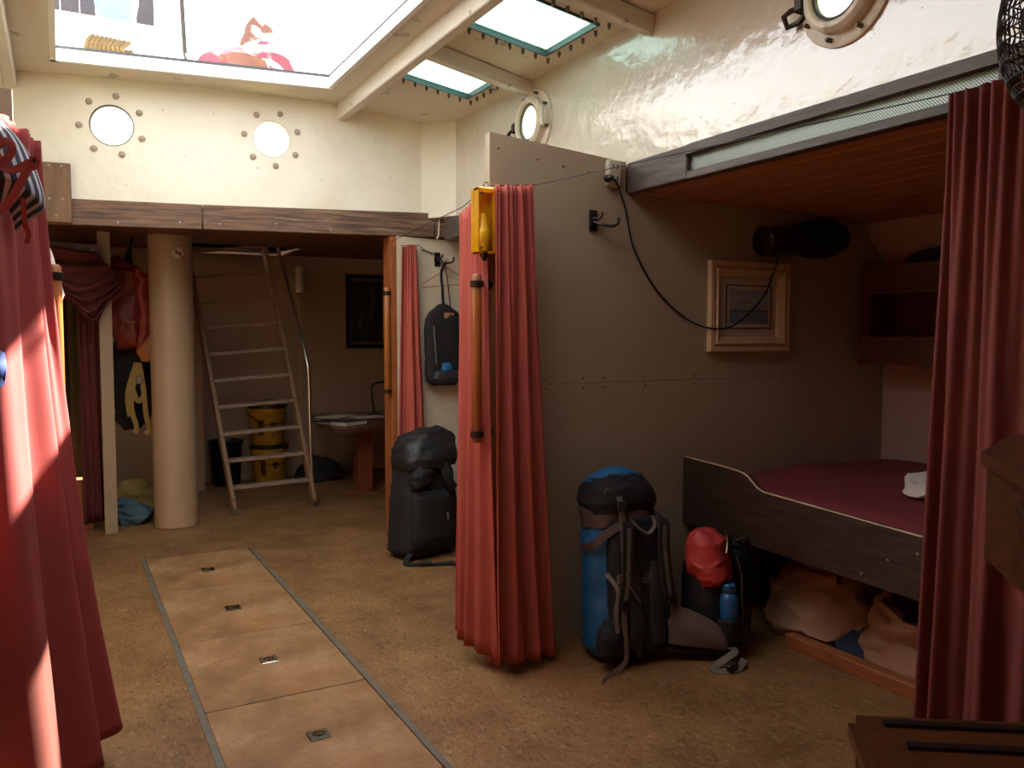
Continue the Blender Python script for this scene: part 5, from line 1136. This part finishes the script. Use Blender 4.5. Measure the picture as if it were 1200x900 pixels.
for (cx, cz, a0) in ((lx1 - rr, lz1 - rr, 0), (lx0 + rr, lz1 - rr, 90), (lx0 + rr, lz0 + rr, 180), (lx1 - rr, lz0 + rr, 270)):
    for k in range(7): a = math.radians(a0 + k * 15); pl.append((cx + rr * math.cos(a), cz + rr * math.sin(a)))
MB().box(0.15, 1.16, 8.02, 8.49, 0, 1.9, 0.005).build('body', backwall, t)
yprism(pl, 8.0, 8.02).build('door', mat('off_white_door', '#b4a598', 0.5, var=0.05), t)
MB().box(0.95, 0.97, 7.98, 8.0, 0.9, 1.0, 0.003).build('handle', iron, t)
t = thing('curtain', 'dull olive curtain in the dark corner behind the cream post', 'curtain', (0.05, 7.4, 0), 'corner curtains')
curtain('cloth', olive, t, top=[(-0.25, 7.2, 2.18), (0.0, 7.3, 2.18), (0.2, 7.4, 2.18)], bot=[(-0.25, 7.15, 0.05), (0.0, 7.25, 0.05), (0.18, 7.4, 0.05)], ft=6, fb=4, at_=0.02, ab=0.03, nu=90, nv=30, seed=14)
t = thing('curtain', 'dark maroon curtain strip hanging just left of the cream post', 'curtain', (0.2, 6.75, 0), 'corner curtains')
curtain('cloth', drape, t, top=[(0.12, 6.75, 2.15), (0.18, 6.78, 2.15), (0.25, 6.8, 2.15)], bot=[(0.12, 6.75, 0.06), (0.2, 6.78, 0.06), (0.26, 6.8, 0.06)], ft=4, fb=3, at_=0.015, ab=0.02, nu=60, nv=24, seed=19)
t = thing('wooden_box', 'brown wooden box on the floor left of the cream post', 'box', (0.05, 6.85, 0))
MB().box(-0.12, 0.19, 6.82, 7.1, 0.0, 0.34, 0.006).build('body', doorwood, t); MB().box(-0.13, 0.20, 6.81, 7.11, 0.34, 0.36, 0.004).build('lid', doorwood, t)

# ---- port curtain dressings: striped cloth, ribbon, towel, blue cloth
def striped_blob():
    mb = MB(); uvl = mb.bm.loops.layers.uv.new('UVMap'); g = []; n, mm = 36, 40
    for i in range(n + 1):
        u = i / n; g.append([])
        for j in range(mm + 1):
            v = j / mm; z = 2.055 - 0.22 * u ** 1.05
            half = 0.21 * (0.30 + 0.75 * math.sin(PI * min(1, u * 0.62 + 0.12))) * (1 if u < 0.8 else 1 - (u - 0.8) * 2.4)
            a = PI * (v * 1.1 - 0.15)
            p = V((-0.205 + 0.05 * u + half * 0.72 * -math.cos(a) * 0.9, 2.72 - half * 0.5 * math.sin(a), z - 0.10 * (1 - math.sin(min(PI, max(0, a)))) * u))
            p += noise3(p * 7) * 0.018
            vv = mb.bm.verts.new(p); g[-1].append((vv, (u, v)))
    for a, b in zip(g[:-1], g[1:]):
        for j in range(mm):
            f = mb.bm.faces.new((a[j][0], a[j + 1][0], b[j + 1][0], b[j][0]))
            for lp, (vv, uv) in zip(f.loops, (a[j], a[j + 1], b[j + 1], b[j])): lp[uvl].uv = (uv[1] * 1.0, uv[0] * 0.2)
    o = mb.build('striped_shirt', stripes, None, True, None); sd = o.modifiers.new('thickness', 'SOLIDIFY'); sd.thickness = 0.006; sd.offset = 0
    return tag(o, 'navy and white striped shirt hung over the top of the left curtain', 'shirt')
striped_blob()
t = thing('curtain_tie', 'red cloth tie wrapped around the striped shirt on the left curtain', 'tie', at(20, 210, Y=2.55))
for pts in ([(-12, 252), (8, 240), (22, 218), (35, 194), (42, 186)], [(-12, 195), (4, 190), (14, 176), (10, 166), (0, 168), (-8, 178)], [(-8, 172), (4, 196), (20, 198), (36, 190)], [(36, 188), (42, 187), (40, 194), (34, 196)]):
    MB().ribbon(smooth_path([at(x, y, Y=2.50) for x, y in pts], 20), 0.02, 0.005, (0.2, -1, 0.3)).build('ribbon', curtp, t, True, 35)
MB().ribbon(smooth_path([at(27, 232, Y=2.52), at(29, 262, Y=2.53), at(34, 274, Y=2.55), at(31, 285, Y=2.55)], 14), 0.012, 0.004, (0, -1, 0)).build('loose_end', curtp, t, True, 35)
wire('thin clothes line carrying the white towel on the left', [(-0.16, 3.24, 1.99), at(37, 237, Y=3.62), at(43, 239, Y=3.66), (-0.1, 5.75, 2.16)], name='clothes_line', cat='line')
cloth_patch('hanging_towel', whitecloth, [[at(36, 235, Y=3.62), at(44, 238, Y=3.66), at(48, 262, Y=3.7)], [at(46, 300, Y=3.58), at(58, 305, Y=3.62), at(66, 310, Y=3.68)], [at(54, 362, Y=3.56), at(66, 362, Y=3.60), at(76, 348, Y=3.66)]], wr=0.012, fr=9, seed=4)
tag(bpy.data.objects['hanging_towel'], 'white towel hanging behind the left curtain and grab rod', 'towel')
cloth_patch('blue_cloth', navyblue, [[at(-22, 408, Y=2.2), at(-8, 408, Y=2.17), at(4, 414, Y=2.2)], [at(-22, 430, Y=2.18), at(-8, 430, Y=2.14), at(6, 435, Y=2.17)], [at(-22, 455, Y=2.2), at(-8, 458, Y=2.17), at(3, 448, Y=2.2)]], wr=0.006, fr=12)
tag(bpy.data.objects['blue_cloth'], 'bit of bright blue cloth on the left curtain at the picture edge', 'cloth')

# ---- right foreground: wooden counter box, bench, mesh food cover
Pc = V((1.741, 1.032, 1.200))
def azv(a): return V((math.sin(math.radians(a)), math.cos(math.radians(a)), 0))
t = thing('counter', 'worn wooden counter corner with a thick lid at the right edge', 'counter', (1.95, 0.72, 0))
d1, d2 = azv(226), azv(68)           # toward the viewer / away
c0 = Pc + azv(147) * 0.012; A = c0 + d1 * 0.42; B = c0 + d2 * 0.40; Cc = A + azv(136) * 0.5 + d2 * 0.2; D = B + azv(150) * 0.45
def polyp(pts, z0, z1, nm, m, par): return MB().prism([(p.x, p.y) for p in pts], z0, z1).build(nm, m, par)
c1 = Pc; A1 = c1 + d1 * 0.45; B1 = c1 + d2 * 0.45
polyp([c1, A1, Cc + azv(180) * 0.03, D + azv(90) * 0.03, B1], 1.172, 1.2, 'lid', chestwood, t)
polyp([c0, A, Cc, D, B], 0.972, 1.172, 'apron', chestwood, t)
inn = (c0 + A + Cc + D + B) / 5
polyp([p + (inn - p) * 0.72 for p in (c0, A, Cc, D, B)], 0.0, 0.972, 'pedestal', chestwood, t)
t = thing('bench', 'varnished wooden bench with black inlay strips in the bottom right corner', 'bench', (2.0, 1.0, 0))
Pb = at(1003, 838, Z=0.45); e1 = azv(222); e2 = azv(125)
def bq(a, b): return Pb + e1 * a + e2 * b
polyp([bq(0, 0), bq(0.30, 0.0), bq(0.30, 0.52), bq(0, 0.52)], 0.405, 0.45, 'seat', benchwood, t)
polyp([bq(0.0, -0.02), bq(0.31, -0.02), bq(0.31, 0.0), bq(0.0, 0.0)], 0.395, 0.428, 'end_moulding', benchwood, t)
for (a, b0) in ((0.035, 0.06), (0.15, 0.09)):
    polyp([bq(a, b0), bq(a + 0.026, b0), bq(a + 0.026, 0.50), bq(a, 0.50)], 0.449, 0.459, 'inlay_strip', blackwood, t)
for a in (0.03, 0.25):
    for b in (0.03, 0.47):
        q = bq(a, b); MB().box(q.x - 0.025, q.x + 0.025, q.y - 0.025, q.y + 0.025, 0, 0.405, 0.004).build('leg', benchwood, t)
# dome-shaped mesh cover hanging at the top right
ctr = at(1288, 20, X=1.55); R = 0.148
t = thing('mesh_basket', 'black mesh hanging basket at the top right corner', 'basket', ctr - V((0, 0, 0.2)))
mb = MB(); n, m_ = 34, 64; g = []
for i in range(n + 1):
    th = PI * (0.03 + 0.94 * i / n); g.append([])
    for j in range(m_):
        ph = 2 * PI * j / m_ + (i % 2) * PI / m_; rr = R * (math.sin(th) ** 0.9)
        g[-1].append(mb.bm.verts.new(ctr + V((rr * math.cos(ph), rr * math.sin(ph), R * 1.25 * math.cos(th)))))
for a, b in zip(g[:-1], g[1:]):
    for j in range(m_): mb.bm.faces.new((a[j], a[(j + 1) % m_], b[(j + 1) % m_], b[j]))
o = mb.build('mesh_shell', mat('black_mesh_wire', '#2a2421', 0.6), t); md = o.modifiers.new('mesh', 'WIREFRAME'); md.thickness = 0.0032; o['kind'] = 'stuff'
o2 = MB().lathe([(0, 0.06), (0.01, 0.055), (0.012, 0.02)], ctr + V((0, 0, R * 1.24)), (0, 0, 1), 20).build('top_cap', blackplastic, t, True)
MB().tube([ctr + V((0, 0, R * 1.25)), V((ctr.x, ctr.y, zroof(ctr.x)))], 0.004, 6).build('hanging_cord', cordblk, t, True)
mb = MB(); mb.soft([(-0.16, 0, 0, 0.02, 0.02, 2), (-0.15, 0, 0, 0.05, 0.05, 2), (-0.08, 0, 0, 0.10, 0.1, 2), (0.03, 0, 0, 0.115, 0.115, 2), (0.1, 0, 0, 0.07, 0.07, 2), (0.12, 0, 0, 0.01, 0.01, 2)], T(ctr), wr=0.02, fr=10, seed=71)
mb.build('dark_lining', mat('dark_brown_lining', '#241c18', 0.8), t, True, None)

# ================================================================== ON DECK, seen through the hatch, and an unseen boom added for its shade
t = thing('deck_house', 'white painted deck house wall seen through the open hatch', 'deck house', (0.5, 6.5, 2.4))
MB().box(-0.6, 0.72, 6.25, 6.6, 2.4, 3.56, 0.01).build('wall_panel', whitesteel, t)
MB().box(-0.62, 0.74, 6.23, 6.62, 3.56, 3.60, 0.005).build('cap_rail', whitesteel, t)
t = thing('rope_coil', 'tan rope coil hanging on the white deck house above the hatch edge', 'rope', at(120, 60, Y=6.2))
for k in range(9):
    px = 104 + k * 5.2; top_ = 36 + 4 * abs(k - 3.5)
    MB().tube(smooth_path([at(px + 6, 42 + k, Y=6.19), at(px, 46 + k, Y=6.17), at(px - 3, 58, Y=6.15), at(px + 2 + k * 0.6, 72, Y=6.15), at(px + 7, 76, Y=6.17), at(px + 8, 60, Y=6.2)], 18), 0.015, 7).build('rope_turn', ropem, t, True)
t = thing('awning', 'dark grey awning panel beyond the open hatch at the top left', 'awning', (0.4, 9.0, 4.0))
for k in range(8):
    MB().box(-0.4 + k * 0.165, -0.4 + (k + 1) * 0.165 - 0.006, 9.0, 9.04, 3.6, 6.0).build('strip', darkhull, t)
o = MB().lathe([(0, 0.03), (3.0, 0.03)], at(118, 28, Y=7.4), (-0.06, 0, 1), 12).build('stanchion', whitesteel, None, True); tag(o, 'thin white stanchion in front of the dark awning', 'post')
mb = MB(); mb.soft([(-0.35, 0, 0, 0.05, 0.05, 2), (-0.3, 0, 0, 0.12, 0.10, 2.2), (0.1, 0, 0, 0.17, 0.14, 2.2), (0.5, 0.05, 0, 0.15, 0.14, 2.2), (0.7, 0.05, 0, 0.03, 0.03, 2)], T(at(136, 2, Y=7.2)), wr=0.02); tag(mb.build('fender', bluegrey, None, True, None), 'blue-grey fender hanging beside the dark awning', 'fender')
t = thing('sail_bag', 'red and salmon sail bag heaped on deck beyond the hatch', 'bag', at(295, 80, Y=7.0))
cloth_patch('red_cover', sailred, [[at(232, 74, Y=6.7), at(262, 56, Y=6.7), at(292, 48, Y=6.8), at(330, 52, Y=6.9)], [at(230, 80, Y=6.6), at(260, 68, Y=6.55), at(295, 60, Y=6.6), at(340, 64, Y=6.7)], [at(232, 90, Y=6.6), at(265, 90, Y=6.5), at(300, 92, Y=6.5), at(345, 95, Y=6.6)]], wr=0.06, fr=5, parent=t)
cloth_patch('salmon_fold', sailor, [[at(286, 42, Y=6.95), at(292, 26, Y=6.95), at(302, 22, Y=7.0), at(318, 34, Y=7.0), at(330, 50, Y=7.0)], [at(280, 56, Y=6.9), at(292, 46, Y=6.85), at(306, 44, Y=6.85), at(322, 50, Y=6.9), at(336, 62, Y=6.9)]], wr=0.05, fr=6, parent=t, nv=16)
cloth_patch('salmon_foot', sailor, [[at(250, 72, Y=6.55), at(280, 62, Y=6.5), at(310, 64, Y=6.5)], [at(248, 84, Y=6.5), at(280, 84, Y=6.45), at(316, 88, Y=6.45)]], wr=0.05, fr=6, parent=t, nv=12)
MB().box(-0.3, 1.0, -0.2, 0.5, -0.9, -0.12, 0.01, T(at(262, 74, Y=6.75))).build('bag_base', whitesteel, t)

t = thing('added_shade_boom', 'added unseen boom with a furled tan sail, shading the left curtain', 'boom', (1.84, 3.0, 4.0))  # out of view, added to throw shade on the upper left curtain
MB().lathe([(0, 0.06), (6.2, 0.06)], (1.84, -0.2, 4.09), (0, 1, 0), 16).build('spar', beamwood, t, True)
mb = MB(); mb.soft([(0, 0, 0, 0.03, 0.03, 2), (0.15, 0, 0, 0.15, 0.17, 2), (1.5, 0, 0, 0.19, 0.2, 2), (3.0, 0, 0, 0.2, 0.21, 2), (4.6, 0, 0, 0.19, 0.2, 2), (5.8, 0, 0, 0.15, 0.17, 2), (5.95, 0, 0, 0.03, 0.03, 2)], T((1.84, 0.0, 4.26)) @ Rx(-PI / 2), wr=0.03, fr=5, rings=60)
mb.build('shade_sail_roll', canvas, t, True, None)
for y in (0.8, 1.9, 3.0, 4.1, 5.2): MB().tube([(1.84 + 0.215 * math.cos(a * PI / 10), y, 4.24 + 0.235 * math.sin(a * PI / 10)) for a in range(20)], 0.012, 6, closed=True).build('sail_tie', ropem, t, True)
for y in (-0.1, 5.9):
    MB().tube([(1.84, y, 4.06), (2.7, y, 2.28)], 0.03, 8).build('gallows_leg', whitesteel, t, True);
